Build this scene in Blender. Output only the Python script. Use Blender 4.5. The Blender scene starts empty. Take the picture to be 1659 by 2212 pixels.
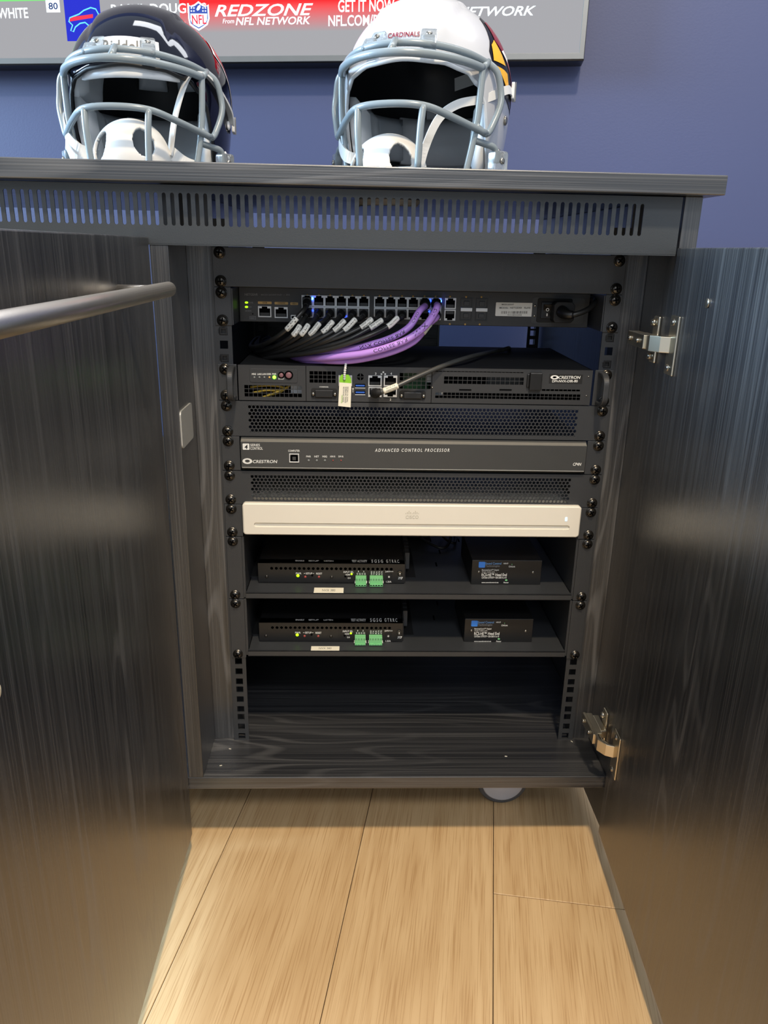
import bpy, bmesh, math, random
from mathutils import Vector, Matrix
random.seed(7)
S = bpy.context.scene
COL = S.collection
V = Vector

# ------------------------------------------------------------------ camera
CAM = V((-0.0718, -0.9405, 0.0002)); PITCH, YAW, ROLL, FPX = 0.3285, 0.0372, -0.0216, 1661.0
def cam_axes():
    cp, sp, cy, sy, cr, sr = math.cos(PITCH), math.sin(PITCH), math.cos(YAW), math.sin(YAW), math.cos(ROLL), math.sin(ROLL)
    fwd = V((sy*cp, cy*cp, -sp)); right = V((cy, -sy, 0)); down = fwd.cross(right)
    return right*cr + down*sr, -right*sr + down*cr, fwd
RIGHT, DOWN, FWD = cam_axes()
cd = bpy.data.cameras.new('camera'); cam = bpy.data.objects.new('camera', cd); COL.objects.link(cam)
cd.sensor_fit = 'VERTICAL'; cd.sensor_height = 24; cd.lens = 24*FPX/2212; cd.clip_start = .02
m3 = Matrix((RIGHT, -DOWN, -FWD)).transposed()
cam.matrix_world = Matrix.Translation(CAM) @ m3.to_4x4()
S.camera = cam
def ray(u, v):
    return RIGHT*((u-829.5)/FPX) + DOWN*((v-1106)/FPX) + FWD
def at(u, v, y=None, z=None, x=None):
    d = ray(u, v)
    if y is not None: t = (y-CAM.y)/d.y
    elif z is not None: t = (z-CAM.z)/d.z
    else: t = (x-CAM.x)/d.x
    return CAM + d*t

# ------------------------------------------------------------------ world, lights, exposure
S.view_settings.view_transform = 'Standard'; S.view_settings.look = 'None'
S.view_settings.gamma = 1; S.view_settings.use_curve_mapping = False
S.view_settings.exposure = 0.42
W = bpy.data.worlds.new('room_ambience'); S.world = W; W.use_nodes = True
bg = W.node_tree.nodes['Background']; bg.inputs[0].default_value = (.74, .86, 1.0, 1); bg.inputs[1].default_value = .52
def area(name, loc, target, size, size_y, power, color, shape='RECTANGLE'):
    l = bpy.data.lights.new(name, 'AREA'); l.shape = shape; l.size = size; l.size_y = size_y
    l.energy = power; l.color = color
    o = bpy.data.objects.new(name, l); COL.objects.link(o); o.location = loc
    o.rotation_euler = (V(target)-V(loc)).to_track_quat('-Z', 'Y').to_euler()
    return o
for lx, ly, lp, ls in ((.12, -1.22, 44, .16), (.35, -2.6, 30, .5), (-.5, -4.2, 16, .8)):      # a row of round ceiling lights
    area('ceiling_downlight', (lx, ly, 1.88), (lx*.5, ly*.6, -.8), ls, ls, lp, (1.0, .81, .57) if ls < .3 else (.92, .92, .94), 'DISK')
area('window_daylight', (-4.5, .45, 1.3), (.2, -.2, 0), 2.5, 1.6, 560, (.54, .77, 1.0))
area('ceiling_panel', (.5, .38, 1.9), (.5, .42, -.8), 2.2, .3, 20, (.92, .95, 1.0))

# ------------------------------------------------------------------ materials
def lin(c):
    c = c/255.0
    return c/12.92 if c <= .04045 else ((c+.055)/1.055)**2.4
def rgb(c): return (lin(c[0]), lin(c[1]), lin(c[2]), 1)
MATS = {}
def mat(name, c, rough=.5, metal=0, spec=.5, coat=0, var=.06, bump=0, bscale=900, emit=0, trans=0, alpha=1, vscale=40):
    m = bpy.data.materials.new(name); m.use_nodes = True; nt = m.node_tree; N = nt.nodes; L = nt.links
    b = N['Principled BSDF']
    b.inputs['Roughness'].default_value = rough; b.inputs['Metallic'].default_value = metal
    b.inputs['Specular IOR Level'].default_value = spec; b.inputs['Coat Weight'].default_value = coat
    b.inputs['Transmission Weight'].default_value = trans
    col = rgb(c)
    tc = N.new('ShaderNodeTexCoord'); nz = N.new('ShaderNodeTexNoise'); nz.inputs['Scale'].default_value = vscale
    nz.inputs['Detail'].default_value = 4
    L.new(tc.outputs['Object'], nz.inputs['Vector'])
    mx = N.new('ShaderNodeMix'); mx.data_type = 'RGBA'
    mx.inputs[6].default_value = tuple(x*(1-var) for x in col[:3])+(1,)
    mx.inputs[7].default_value = tuple(min(1, x*(1+var)) for x in col[:3])+(1,)
    L.new(nz.outputs['Fac'], mx.inputs[0]); L.new(mx.outputs[2], b.inputs['Base Color'])
    if emit:
        b.inputs['Emission Color'].default_value = col; b.inputs['Emission Strength'].default_value = emit
    if bump:
        n2 = N.new('ShaderNodeTexNoise'); n2.inputs['Scale'].default_value = bscale; n2.inputs['Detail'].default_value = 2
        L.new(tc.outputs['Object'], n2.inputs['Vector'])
        bp = N.new('ShaderNodeBump'); bp.inputs['Strength'].default_value = bump; bp.inputs['Distance'].default_value = .0005
        L.new(n2.outputs['Fac'], bp.inputs['Height']); L.new(bp.outputs[0], b.inputs['Normal'])
    MATS[name] = m
    return m
def wood_laminate(name, axis, seed=0.0, arch=1.0):
    m = bpy.data.materials.new(name); m.use_nodes = True; nt = m.node_tree; N = nt.nodes; L = nt.links
    b = N['Principled BSDF']
    tc = N.new('ShaderNodeTexCoord')
    def noise(sa, sc, detail, dist=0, off=0):
        mp = N.new('ShaderNodeMapping'); s = [sc]*3; s[axis] = sa; mp.inputs['Scale'].default_value = s
        mp.inputs['Location'].default_value = (seed+off, seed*1.7+off, seed*.6+off)
        L.new(tc.outputs['Object'], mp.inputs['Vector'])
        n = N.new('ShaderNodeTexNoise'); n.inputs['Scale'].default_value = 1; n.inputs['Detail'].default_value = detail
        n.inputs['Distortion'].default_value = dist
        L.new(mp.outputs[0], n.inputs['Vector']); return n
    # growth-ring bands, warped slowly along the grain
    warp = noise(1.1, 9, 2, 0, 3.1)
    mul = N.new('ShaderNodeMath'); mul.operation = 'MULTIPLY'; mul.inputs[1].default_value = 17*arch; L.new(warp.outputs['Fac'], mul.inputs[0])
    fr = N.new('ShaderNodeMath'); fr.operation = 'SINE'
    m2 = N.new('ShaderNodeMath'); m2.operation = 'MULTIPLY'; m2.inputs[1].default_value = 6.28; L.new(mul.outputs[0], m2.inputs[0]); L.new(m2.outputs[0], fr.inputs[0])
    rs = N.new('ShaderNodeMapRange'); rs.inputs[1].default_value = .35; rs.inputs[2].default_value = 1.0; L.new(fr.outputs[0], rs.inputs[0])
    mask = noise(.8, 9, 1, 0, 8.7)
    mk = N.new('ShaderNodeMapRange'); mk.inputs[1].default_value = .42; mk.inputs[2].default_value = .62; L.new(mask.outputs['Fac'], mk.inputs[0])
    bands = N.new('ShaderNodeMath'); bands.operation = 'MULTIPLY'; L.new(rs.outputs[0], bands.inputs[0]); L.new(mk.outputs[0], bands.inputs[1])
    fine = noise(2.6, 620, 4, 0, 1.3)
    ff = N.new('ShaderNodeMapRange'); ff.inputs[1].default_value = .46; ff.inputs[2].default_value = .70; L.new(fine.outputs['Fac'], ff.inputs[0])
    med = noise(1.2, 150, 3, .2, 5.5)
    fm = N.new('ShaderNodeMapRange'); fm.inputs[1].default_value = .4; fm.inputs[2].default_value = .8; L.new(med.outputs['Fac'], fm.inputs[0])
    a1 = N.new('ShaderNodeMath'); a1.operation = 'MULTIPLY_ADD'; a1.inputs[1].default_value = .38; L.new(ff.outputs[0], a1.inputs[0])
    mm = N.new('ShaderNodeMath'); mm.operation = 'MULTIPLY'; mm.inputs[1].default_value = .32; L.new(fm.outputs[0], mm.inputs[0]); L.new(mm.outputs[0], a1.inputs[2])
    a2 = N.new('ShaderNodeMath'); a2.operation = 'MULTIPLY_ADD'; a2.inputs[1].default_value = .55; L.new(bands.outputs[0], a2.inputs[0]); L.new(a1.outputs[0], a2.inputs[2])
    cr = N.new('ShaderNodeValToRGB'); e = cr.color_ramp.elements
    e[0].position = 0; e[0].color = (.013, .014, .017, 1); e[1].position = 1; e[1].color = (.098, .098, .100, 1)
    L.new(a2.outputs[0], cr.inputs[0]); L.new(cr.outputs[0], b.inputs['Base Color'])
    rr = N.new('ShaderNodeMapRange'); rr.inputs[3].default_value = .30; rr.inputs[4].default_value = .46; b.inputs['Specular IOR Level'].default_value = .8; b.inputs['Coat Weight'].default_value = .6; b.inputs['Coat Roughness'].default_value = .33; b.inputs['Coat IOR'].default_value = 1.6
    L.new(a2.outputs[0], rr.inputs[0]); L.new(rr.outputs[0], b.inputs['Roughness'])
    bp = N.new('ShaderNodeBump'); bp.inputs['Strength'].default_value = .5; bp.inputs['Distance'].default_value = .0005
    L.new(a2.outputs[0], bp.inputs['Height']); L.new(bp.outputs[0], b.inputs['Normal'])
    return m
def oak(name):
    m = bpy.data.materials.new(name); m.use_nodes = True; nt = m.node_tree; N = nt.nodes; L = nt.links
    b = N['Principled BSDF']; tc = N.new('ShaderNodeTexCoord'); oi = N.new('ShaderNodeObjectInfo')
    add = N.new('ShaderNodeVectorMath'); add.operation = 'ADD'
    sc = N.new('ShaderNodeVectorMath'); sc.operation = 'SCALE'; sc.inputs['Scale'].default_value = 9
    cmb = N.new('ShaderNodeCombineXYZ'); L.new(oi.outputs['Random'], cmb.inputs[0]); L.new(oi.outputs['Random'], cmb.inputs[1])
    L.new(cmb.outputs[0], sc.inputs[0]); L.new(tc.outputs['Object'], add.inputs[0]); L.new(sc.outputs[0], add.inputs[1])
    def noise(s, detail, dist=0):
        mp = N.new('ShaderNodeMapping'); mp.inputs['Scale'].default_value = s; L.new(add.outputs[0], mp.inputs['Vector'])
        n = N.new('ShaderNodeTexNoise'); n.inputs['Scale'].default_value = 1; n.inputs['Detail'].default_value = detail; n.inputs['Distortion'].default_value = dist
        L.new(mp.outputs[0], n.inputs['Vector']); return n
    big = noise((11, 1.1, 1), 2, .4)
    mul = N.new('ShaderNodeMath'); mul.operation = 'MULTIPLY'; mul.inputs[1].default_value = 62; L.new(big.outputs['Fac'], mul.inputs[0])
    sn = N.new('ShaderNodeMath'); sn.operation = 'SINE'; L.new(mul.outputs[0], sn.inputs[0])
    r1 = N.new('ShaderNodeMapRange'); r1.inputs[1].default_value = -1; L.new(sn.outputs[0], r1.inputs[0])
    fine = noise((640, 11, 1), 4)
    tone = noise((8, 1.5, 1), 3)
    c1 = N.new('ShaderNodeMix'); c1.data_type = 'RGBA'; c1.inputs[6].default_value = (.54, .36, .18, 1); c1.inputs[7].default_value = (.66, .47, .26, 1)
    L.new(tone.outputs['Fac'], c1.inputs[0])
    c2 = N.new('ShaderNodeMix'); c2.data_type = 'RGBA'; c2.blend_type = 'MULTIPLY'; c2.inputs[7].default_value = (.72, .62, .50, 1)
    f2 = N.new('ShaderNodeMath'); f2.operation = 'MULTIPLY'; f2.inputs[1].default_value = .35; L.new(r1.outputs[0], f2.inputs[0]); L.new(f2.outputs[0], c2.inputs[0])
    L.new(c1.outputs[2], c2.inputs[6])
    c3 = N.new('ShaderNodeMix'); c3.data_type = 'RGBA'; c3.blend_type = 'MULTIPLY'; c3.inputs[7].default_value = (.66, .56, .44, 1)
    r3 = N.new('ShaderNodeMapRange'); r3.inputs[1].default_value = .50; r3.inputs[2].default_value = .68; r3.inputs[4].default_value = .72
    L.new(fine.outputs['Fac'], r3.inputs[0]); L.new(r3.outputs[0], c3.inputs[0]); L.new(c2.outputs[2], c3.inputs[6])
    L.new(c3.outputs[2], b.inputs['Base Color'])
    b.inputs['Roughness'].default_value = .46
    bp = N.new('ShaderNodeBump'); bp.inputs['Strength'].default_value = .12; bp.inputs['Distance'].default_value = .0004
    L.new(fine.outputs['Fac'], bp.inputs['Height']); bp.invert = True; L.new(bp.outputs[0], b.inputs['Normal'])
    return m
WOOD_V = wood_laminate('charcoal_laminate_vertical', 2, .0)
WOOD_V2 = wood_laminate('charcoal_laminate_door', 2, 4.2)
WOOD_H = wood_laminate('charcoal_laminate_horizontal', 0, 2.0, .8)
WOOD_F = wood_laminate('charcoal_laminate_floor_panel', 0, 6.3, 1.3)
OAK = oak('light_oak')
SEAM = mat('plank_joint', (60, 44, 28), .8)
NAVY = mat('navy_wall_paint', (62, 70, 106), .55, bump=.25, bscale=260, var=.03, vscale=6)
STEEL_BLK = mat('black_powder_coat', (49, 51, 54), .42, bump=.25, bscale=1500, var=.1)
GRILLE = mat('grey_black_powder_coat', (54, 58, 62), .36, bump=.25, bscale=1300)
DEV = mat('device_charcoal', (46, 47, 49), .45, bump=.2, bscale=1500)
DEV2 = mat('processor_graphite', (58, 59, 59), .42, bump=.15, bscale=1200)
BLK = mat('black_plastic', (20, 20, 21), .38)
BLKM = mat('black_matte', (17, 17, 18), .7)
PIT = mat('black_cavity', (3, 3, 4), .9, spec=.05)
CORD = mat('black_cable_jacket', (34, 34, 34), .38, bump=.1, bscale=600)
GREYCORD = mat('grey_cable_jacket', (66, 66, 64), .36)
PURPLE = mat('purple_cable_jacket', (184, 138, 224), .42, var=.04)
SLEEVE = mat('white_label_sleeve', (228, 228, 222), .45, var=.02)
INK = mat('black_ink', (16, 14, 18), .6)
INKG = mat('grey_ink', (110, 108, 104), .6)
PRINT = mat('white_print', (222, 222, 218), .5, var=.02)
PRINTG = mat('grey_print', (120, 122, 126), .5, var=.02)
PRINTB = mat('blue_print', (96, 140, 190), .5, var=.02)
GOLD = mat('tan_print', (196, 160, 96), .5)
PORTW = mat('port_nickel_shell', (205, 206, 206), .35, metal=.35)
SCREW = mat('black_oxide_screw', (80, 77, 73), .27, metal=.9)
SCREWS = mat('nickel_screw', (150, 146, 138), .22, metal=.9)
CHROME = mat('nickel_hinge_steel', (216, 208, 190), .3, metal=1)
BRUSH = mat('brushed_stainless', (214, 206, 194), .36, metal=1, bump=.1, bscale=500)
ALU = mat('plain_steel_plate', (176, 176, 172), .45, metal=.35)
CODECW = mat('warm_white_plastic', (224, 218, 204), .4, var=.02)
CODECG = mat('groove_grey', (160, 160, 160), .5, var=.02)
EMB = mat('embossed_beige', (182, 176, 160), .5, var=.02)
LABELW = mat('label_paper', (226, 226, 222), .55, var=.02)
LABELC = mat('cream_label_tape', (232, 226, 206), .5, var=.02)
LGREEN = mat('lime_green_print', (132, 196, 40), .5, var=.03)
TBG = mat('green_terminal_plastic', (122, 196, 132), .45, var=.03)
USBB = mat('blue_usb_tongue', (40, 92, 190), .4)
YWIRE = mat('yellow_wire', (214, 180, 70), .45)
PINK = mat('mauve_button', (120, 84, 90), .4)
REDB = mat('dull_red_button', (160, 70, 66), .4)
LEDG = mat('green_led', (90, 255, 40), .4, emit=6)
LEDY = mat('yellow_green_led', (150, 230, 20), .4, emit=1.6)
LEDB = mat('blue_led', (30, 80, 255), .4, emit=60)
LEDBS = mat('blue_led_small', (30, 60, 255), .4, emit=6)
LEDW = mat('white_led', (190, 225, 255), .4, emit=.6)
LEDX = mat('unlit_led', (120, 124, 124), .4)
SCTB = mat('blue_logo_tile', (50, 124, 214), .4)
TYRE = mat('grey_rubber_tyre', (78, 80, 84), .6)
HUBG = mat('pale_grey_caster_cap', (186, 190, 200), .45)
BEIGE = mat('ivory_bumper', (226, 214, 186), .5)
HN = mat('navy_gloss_shell', (9, 11, 26), .06, spec=.4, coat=.25, var=.03)
HW = mat('white_gloss_shell', (186, 188, 193), .2, coat=.2, var=.01)
MASKG = mat('grey_mask_coating', (126, 136, 141), .28, var=.03)
PADG = mat('grey_pad_vinyl', (204, 208, 212), .45, var=.04)
PADW = mat('white_pad_vinyl', (222, 224, 226), .4, var=.03)
LINER = mat('black_liner', (12, 13, 16), .5)
STRAPW = mat('white_webbing', (216, 216, 214), .5, bump=.2, bscale=900, var=.03)
CUPW = mat('white_chin_cup', (216, 214, 210), .42, var=.02)
CLIP = mat('clear_clip_plastic', (230, 236, 240), .08, trans=.85, var=.02)
RED = mat('red_decal', (186, 22, 38), .3)
CARD = mat('cardinal_red_decal', (126, 18, 40), .3)
YEL = mat('yellow_decal', (244, 180, 44), .3)
DBLK = mat('black_decal', (12, 10, 14), .3)
DWHT = mat('white_decal', (235, 235, 235), .35)
TVB = mat('tv_bezel_grey', (112, 112, 110), .35, metal=.3)
TVK = mat('tv_edge_black', (10, 10, 11), .3)
def glow(name, c, s):
    m = bpy.data.materials.new(name); m.use_nodes = True; nt = m.node_tree
    nt.nodes.remove(nt.nodes['Principled BSDF'])
    e = nt.nodes.new('ShaderNodeEmission'); e.inputs[0].default_value = rgb(c); e.inputs[1].default_value = s
    nt.links.new(e.outputs[0], nt.nodes['Material Output'].inputs[0]); return m
GW = glow('screen_white', (236, 250, 255), 1.25); GBLUE = glow('screen_blue', (42, 50, 190), 1.0); GNAVY = glow('screen_shield_blue', (62, 84, 170), 1.0)
GRED = glow('screen_red', (226, 60, 80), 1.0); GGREEN = glow('screen_green', (120, 210, 120), 1.0); GCYAN = glow('screen_cyan', (110, 220, 240), 1.0); GINK = glow('screen_dark_blue', (40, 60, 110), 1.0)

# ------------------------------------------------------------------ mesh helpers
WL = {}          # frame position of every built object
class MB:
    def __init__(s, xf=None): s.v = []; s.f = []; s.m = []; s.xf = xf
    def add(s, vs, fs, mi=0):
        o = len(s.v)
        s.v += [tuple(s.xf @ V(p)) for p in vs] if s.xf else [tuple(p) for p in vs]
        s.f += [tuple(i+o for i in f) for f in fs]; s.m += [mi]*len(fs); return s
    def box(s, x0, x1, y0, y1, z0, z1, mi=0):
        return s.add([(x0,y0,z0),(x1,y0,z0),(x1,y1,z0),(x0,y1,z0),(x0,y0,z1),(x1,y0,z1),(x1,y1,z1),(x0,y1,z1)],
                     [(0,3,2,1),(4,5,6,7),(0,1,5,4),(1,2,6,5),(2,3,7,6),(3,0,4,7)], mi)
    def tube(s, pts, r, n=10, mi=0, cap=True, up=None):
        pts = [V(p) for p in pts]; k = len(pts); rs = r if isinstance(r, (list, tuple)) else [r]*k
        vs = []; N = None
        for i, p in enumerate(pts):
            t = (pts[min(i+1, k-1)]-pts[max(i-1, 0)]).normalized()
            if N is None:
                a = V(up) if up else (V((0,0,1)) if abs(t.z) < .9 else V((1,0,0)))
                N = (a-t*a.dot(t)).normalized()
            else: N = (N-t*N.dot(t)).normalized()
            B = t.cross(N)
            for j in range(n):
                a = 2*math.pi*j/n
                vs.append(p+(N*math.cos(a)+B*math.sin(a))*rs[i])
        fs = [(i*n+j, i*n+(j+1)%n, (i+1)*n+(j+1)%n, (i+1)*n+j) for i in range(k-1) for j in range(n)]
        if cap: fs += [tuple(range(n))[::-1], tuple((k-1)*n+j for j in range(n))]
        return s.add(vs, fs, mi)
    def cyl(s, p0, p1, r, n=16, mi=0, r1=None): return s.tube([p0, p1], [r, r if r1 is None else r1], n, mi)
    def ribbon(s, pts, nrm, w, th, mi=0):
        """flat strap: points, per-point width directions"""
        pts = [V(p) for p in pts]; k = len(pts); vs = []
        for i, p in enumerate(pts):
            t = (pts[min(i+1, k-1)]-pts[max(i-1, 0)]).normalized()
            n = V(nrm[i] if isinstance(nrm, list) else nrm); n = (n-t*n.dot(t)).normalized(); b = t.cross(n)
            for a, c in ((-1,-1),(1,-1),(1,1),(-1,1)): vs.append(p+n*(a*w/2)+b*(c*th/2))
        fs = [(i*4+j, i*4+(j+1)%4, (i+1)*4+(j+1)%4, (i+1)*4+j) for i in range(k-1) for j in range(4)]
        fs += [(3,2,1,0), tuple((k-1)*4+j for j in range(4))]
        return s.add(vs, fs, mi)
    def prism(s, poly, y0, y1, mi=0):
        """polygon in x-z, extruded along y"""
        n = len(poly)
        vs = [(x, y0, z) for x, z in poly]+[(x, y1, z) for x, z in poly]
        fs = [tuple(range(n)), tuple(range(n, 2*n))[::-1]]+[(i, n+i, n+(i+1)%n, (i+1)%n) for i in range(n)]
        return s.add(vs, fs, mi)
    def lathe(s, prof, o, ax, n=16, mi=0):
        o = V(o); ax = V(ax).normalized(); a = V((1,0,0)) if abs(ax.x) < .9 else V((0,1,0)); N = (a-ax*a.dot(ax)).normalized(); B = ax.cross(N)
        vs = [o+ax*h+(N*math.cos(2*math.pi*j/n)+B*math.sin(2*math.pi*j/n))*max(r, 1e-6) for r, h in prof for j in range(n)]
        k = len(prof)
        fs = [(i*n+j, i*n+(j+1)%n, (i+1)*n+(j+1)%n, (i+1)*n+j) for i in range(k-1) for j in range(n)]
        fs += [tuple(range(n))[::-1], tuple((k-1)*n+j for j in range(n))]
        return s.add(vs, fs, mi)
    def ball(s, c, rx, ry, rz, nu=14, nv=8, mi=0):
        prof = []
        vs = []
        for i in range(nv+1):
            t = math.pi*i/nv
            for j in range(nu):
                a = 2*math.pi*j/nu
                vs.append((c[0]+rx*max(math.sin(t), 1e-4)*math.cos(a), c[1]+ry*max(math.sin(t), 1e-4)*math.sin(a), c[2]+rz*math.cos(t)))
        fs = [(i*nu+j, (i+1)*nu+j, (i+1)*nu+(j+1)%nu, i*nu+(j+1)%nu) for i in range(nv) for j in range(nu)]
        return s.add(vs, fs, mi)
    def plate(s, x0, x1, z0, z1, y0, y1, holes, mi=0):
        """plate in x-z between y0 and y1 with rectangular holes"""
        xs = sorted(set([x0, x1]+[h[0] for h in holes]+[h[1] for h in holes])); zs = sorted(set([z0, z1]+[h[2] for h in holes]+[h[3] for h in holes]))
        xs = [x for x in xs if x0-1e-9 <= x <= x1+1e-9]; zs = [z for z in zs if z0-1e-9 <= z <= z1+1e-9]
        nx, nz = len(xs)-1, len(zs)-1
        solid = [[True]*nz for _ in range(nx)]
        for i in range(nx):
            cx = (xs[i]+xs[i+1])/2
            hh = [h for h in holes if h[0] < cx < h[1]]
            for k in range(nz):
                cz = (zs[k]+zs[k+1])/2
                if any(h[2] < cz < h[3] for h in hh): solid[i][k] = False
        idx = {}; vs = []
        def vi(i, k, b):
            key = (i, k, b)
            if key not in idx: idx[key] = len(vs); vs.append((xs[i], y1 if b else y0, zs[k]))
            return idx[key]
        fs = []
        g = lambda i, k: 0 <= i < nx and 0 <= k < nz and solid[i][k]
        for i in range(nx):
            for k in range(nz):
                if not solid[i][k]: continue
                fs.append((vi(i,k,0), vi(i+1,k,0), vi(i+1,k+1,0), vi(i,k+1,0)))
                fs.append((vi(i,k,1), vi(i,k+1,1), vi(i+1,k+1,1), vi(i+1,k,1)))
                if not g(i-1,k): fs.append((vi(i,k,0), vi(i,k+1,0), vi(i,k+1,1), vi(i,k,1)))
                if not g(i+1,k): fs.append((vi(i+1,k,0), vi(i+1,k,1), vi(i+1,k+1,1), vi(i+1,k+1,0)))
                if not g(i,k-1): fs.append((vi(i,k,0), vi(i,k,1), vi(i+1,k,1), vi(i+1,k,0)))
                if not g(i,k+1): fs.append((vi(i,k+1,0), vi(i+1,k+1,0), vi(i+1,k+1,1), vi(i,k+1,1)))
        return s.add(vs, fs, mi)
    def mesh(s, name, mats, smooth=False, center=None):
        me = bpy.data.meshes.new(name)
        c = center or V((0,0,0))
        me.from_pydata([(p[0]-c[0], p[1]-c[1], p[2]-c[2]) for p in s.v], [], s.f); me.update()
        for m_ in (mats if isinstance(mats, (list, tuple)) else [mats]): me.materials.append(m_)
        if any(s.m): me.polygons.foreach_set('material_index', s.m)
        bm = bmesh.new(); bm.from_mesh(me); bmesh.ops.recalc_face_normals(bm, faces=bm.faces); bm.to_mesh(me); bm.free()
        if smooth: me.polygons.foreach_set('use_smooth', [True]*len(me.polygons))
        return me
    def build(s, name, mats, parent=None, smooth=False, bevel=0, seg=2, label=None, ang=40):
        lo = [min(p[i] for p in s.v) for i in range(3)]; hi = [max(p[i] for p in s.v) for i in range(3)]
        c = V(((lo[0]+hi[0])/2, (lo[1]+hi[1])/2, (lo[2]+hi[2])/2))
        me = s.mesh(name, mats, smooth, c)
        o = bpy.data.objects.new(name, me); COL.objects.link(o)
        place(o, c, parent)
        if bevel:
            b = o.modifiers.new('edge', 'BEVEL'); b.width = bevel; b.segments = seg; b.limit_method = 'ANGLE'; b.angle_limit = math.radians(ang)
        if smooth:
            try: me.shade_auto = None
            except Exception: pass
        if label: o['label'] = label
        return o
def place(o, pos, parent=None):
    pos = V(pos); WL[o.name] = pos
    if parent: o.parent = parent; o.location = pos-WL[parent.name]
    else: o.location = pos
def inst(name, me, pos, parent=None, rot=None):
    o = bpy.data.objects.new(name, me); COL.objects.link(o); place(o, pos, parent)
    if rot: o.rotation_euler = rot
    return o
def thing(name, label, cat, loc, group=None):
    o = bpy.data.objects.new(name, None); COL.objects.link(o); o.empty_display_size = .02; place(o, loc)
    return tag(o, label, cat, group)
def tag(o, label, cat, group=None):
    o['label'] = label; o['category'] = cat
    if group: o['group'] = group
    return o
def struct(o, label, cat):
    o['kind'] = 'structure'; return tag(o, label, cat)
def spline(pts, n=8):
    pts = [V(p) for p in pts]; P = [pts[0]*2-pts[1]]+pts+[pts[-1]*2-pts[-2]]; out = []
    for i in range(1, len(P)-2):
        a, b, c, d = P[i-1], P[i], P[i+1], P[i+2]
        for k in range(n):
            t = k/n
            out.append(.5*((2*b)+(c-a)*t+(2*a-5*b+4*c-d)*t*t+(3*b-a-3*c+d)*t**3))
    out.append(pts[-1]); return out
def rrect(x0, x1, z0, z1, r, n=5):
    out = []
    for cx, cz, a0 in ((x1-r, z1-r, 0), (x0+r, z1-r, 90), (x0+r, z0+r, 180), (x1-r, z0+r, 270)):
        for i in range(n+1):
            a = math.radians(a0+90*i/n); out.append((cx+r*math.cos(a), cz+r*math.sin(a)))
    return out
# lettering: queued, turned into meshes in one go at the end
JOBS = []
def lettering(s, parent, mt, fn, w=None, h=None, bold=0.0, shear=0, spacing=1.0, name='lettering', ext=.0, fill=True):
    me = bpy.data.meshes.new(name); o = bpy.data.objects.new(name, me); COL.objects.link(o)
    JOBS.append((s, o, parent, mt, fn, w, h, bold, shear, spacing)); return o
def tpx(s, parent, mt, u0, v0, u1, v1, y, bold=.012, shear=0, spacing=1.0, xp=None, proud=.0003):
    """lettering filling the box that the photo shows, on a front-facing plane at depth y"""
    a = at(u0, v0, y=y); b = at(u1, v1, y=y); c = at(u0, v1, y=y); d = at(u1, v0, y=y)
    x0 = (a.x+c.x)/2; x1 = (b.x+d.x)/2
    def fn(p, A=a, B=d, Cc=c): # local 0..1
        return V((A.x+(B.x-A.x)*p[0], y-proud, Cc.z+(A.z-Cc.z)*p[1]+(B.z-A.z)*p[0]))
    return lettering(s, parent, mt, fn, 1, 1, bold, shear, spacing)
def flush_text():
    tmp = []
    for s, o, parent, mt, fn, w, h, bold, shear, spacing in JOBS:
        cu = bpy.data.curves.new('t', 'FONT'); cu.body = s; cu.size = 1; cu.resolution_u = 3; cu.offset = min(bold, .02)*.8; cu.shear = shear; cu.space_character = spacing
        t = bpy.data.objects.new('t', cu); COL.objects.link(t); tmp.append(t)
    bpy.context.view_layer.update(); dg = bpy.context.evaluated_depsgraph_get()
    for t, (s, o, parent, mt, fn, w, h, bold, shear, spacing) in zip(tmp, JOBS):
        me = bpy.data.meshes.new_from_object(t.evaluated_get(dg))
        xs = [v.co.x for v in me.vertices]; ys = [v.co.y for v in me.vertices]
        x0, x1, y0, y1 = min(xs), max(xs), min(ys), max(ys)
        P = [fn(((v.co.x-x0)/(x1-x0), (v.co.y-y0)/(y1-y0))) for v in me.vertices]
        c = V((0,0,0))
        for p in P: c += p/len(P)
        nm = bpy.data.meshes.new(o.name)
        nm.from_pydata([tuple(p-c) for p in P], [], [tuple(p.vertices) for p in me.polygons]); nm.update()
        nm.materials.append(mt); o.data = nm; place(o, c, parent)
        bpy.data.objects.remove(t, do_unlink=True); bpy.data.meshes.remove(me)

YF = -.0825      # front plane of the cabinet carcass
ZS = -.6668      # cabinet floor, 15 rack units below the rack top
ZFLOOR = -.79
A = math.radians(9.49); EX = V((math.cos(A), -math.sin(A), 0)); EY = V((math.sin(A), math.cos(A), 0)); TA = math.tan(A)
def room(X, Y, Z): return EX*X+EY*Y+V((0,0,Z))
def on_wall(u, v, y0):
    d = ray(u, v); k = (y0-TA*CAM.x-CAM.y)/(d.y+TA*d.x); return CAM+d*k
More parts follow.
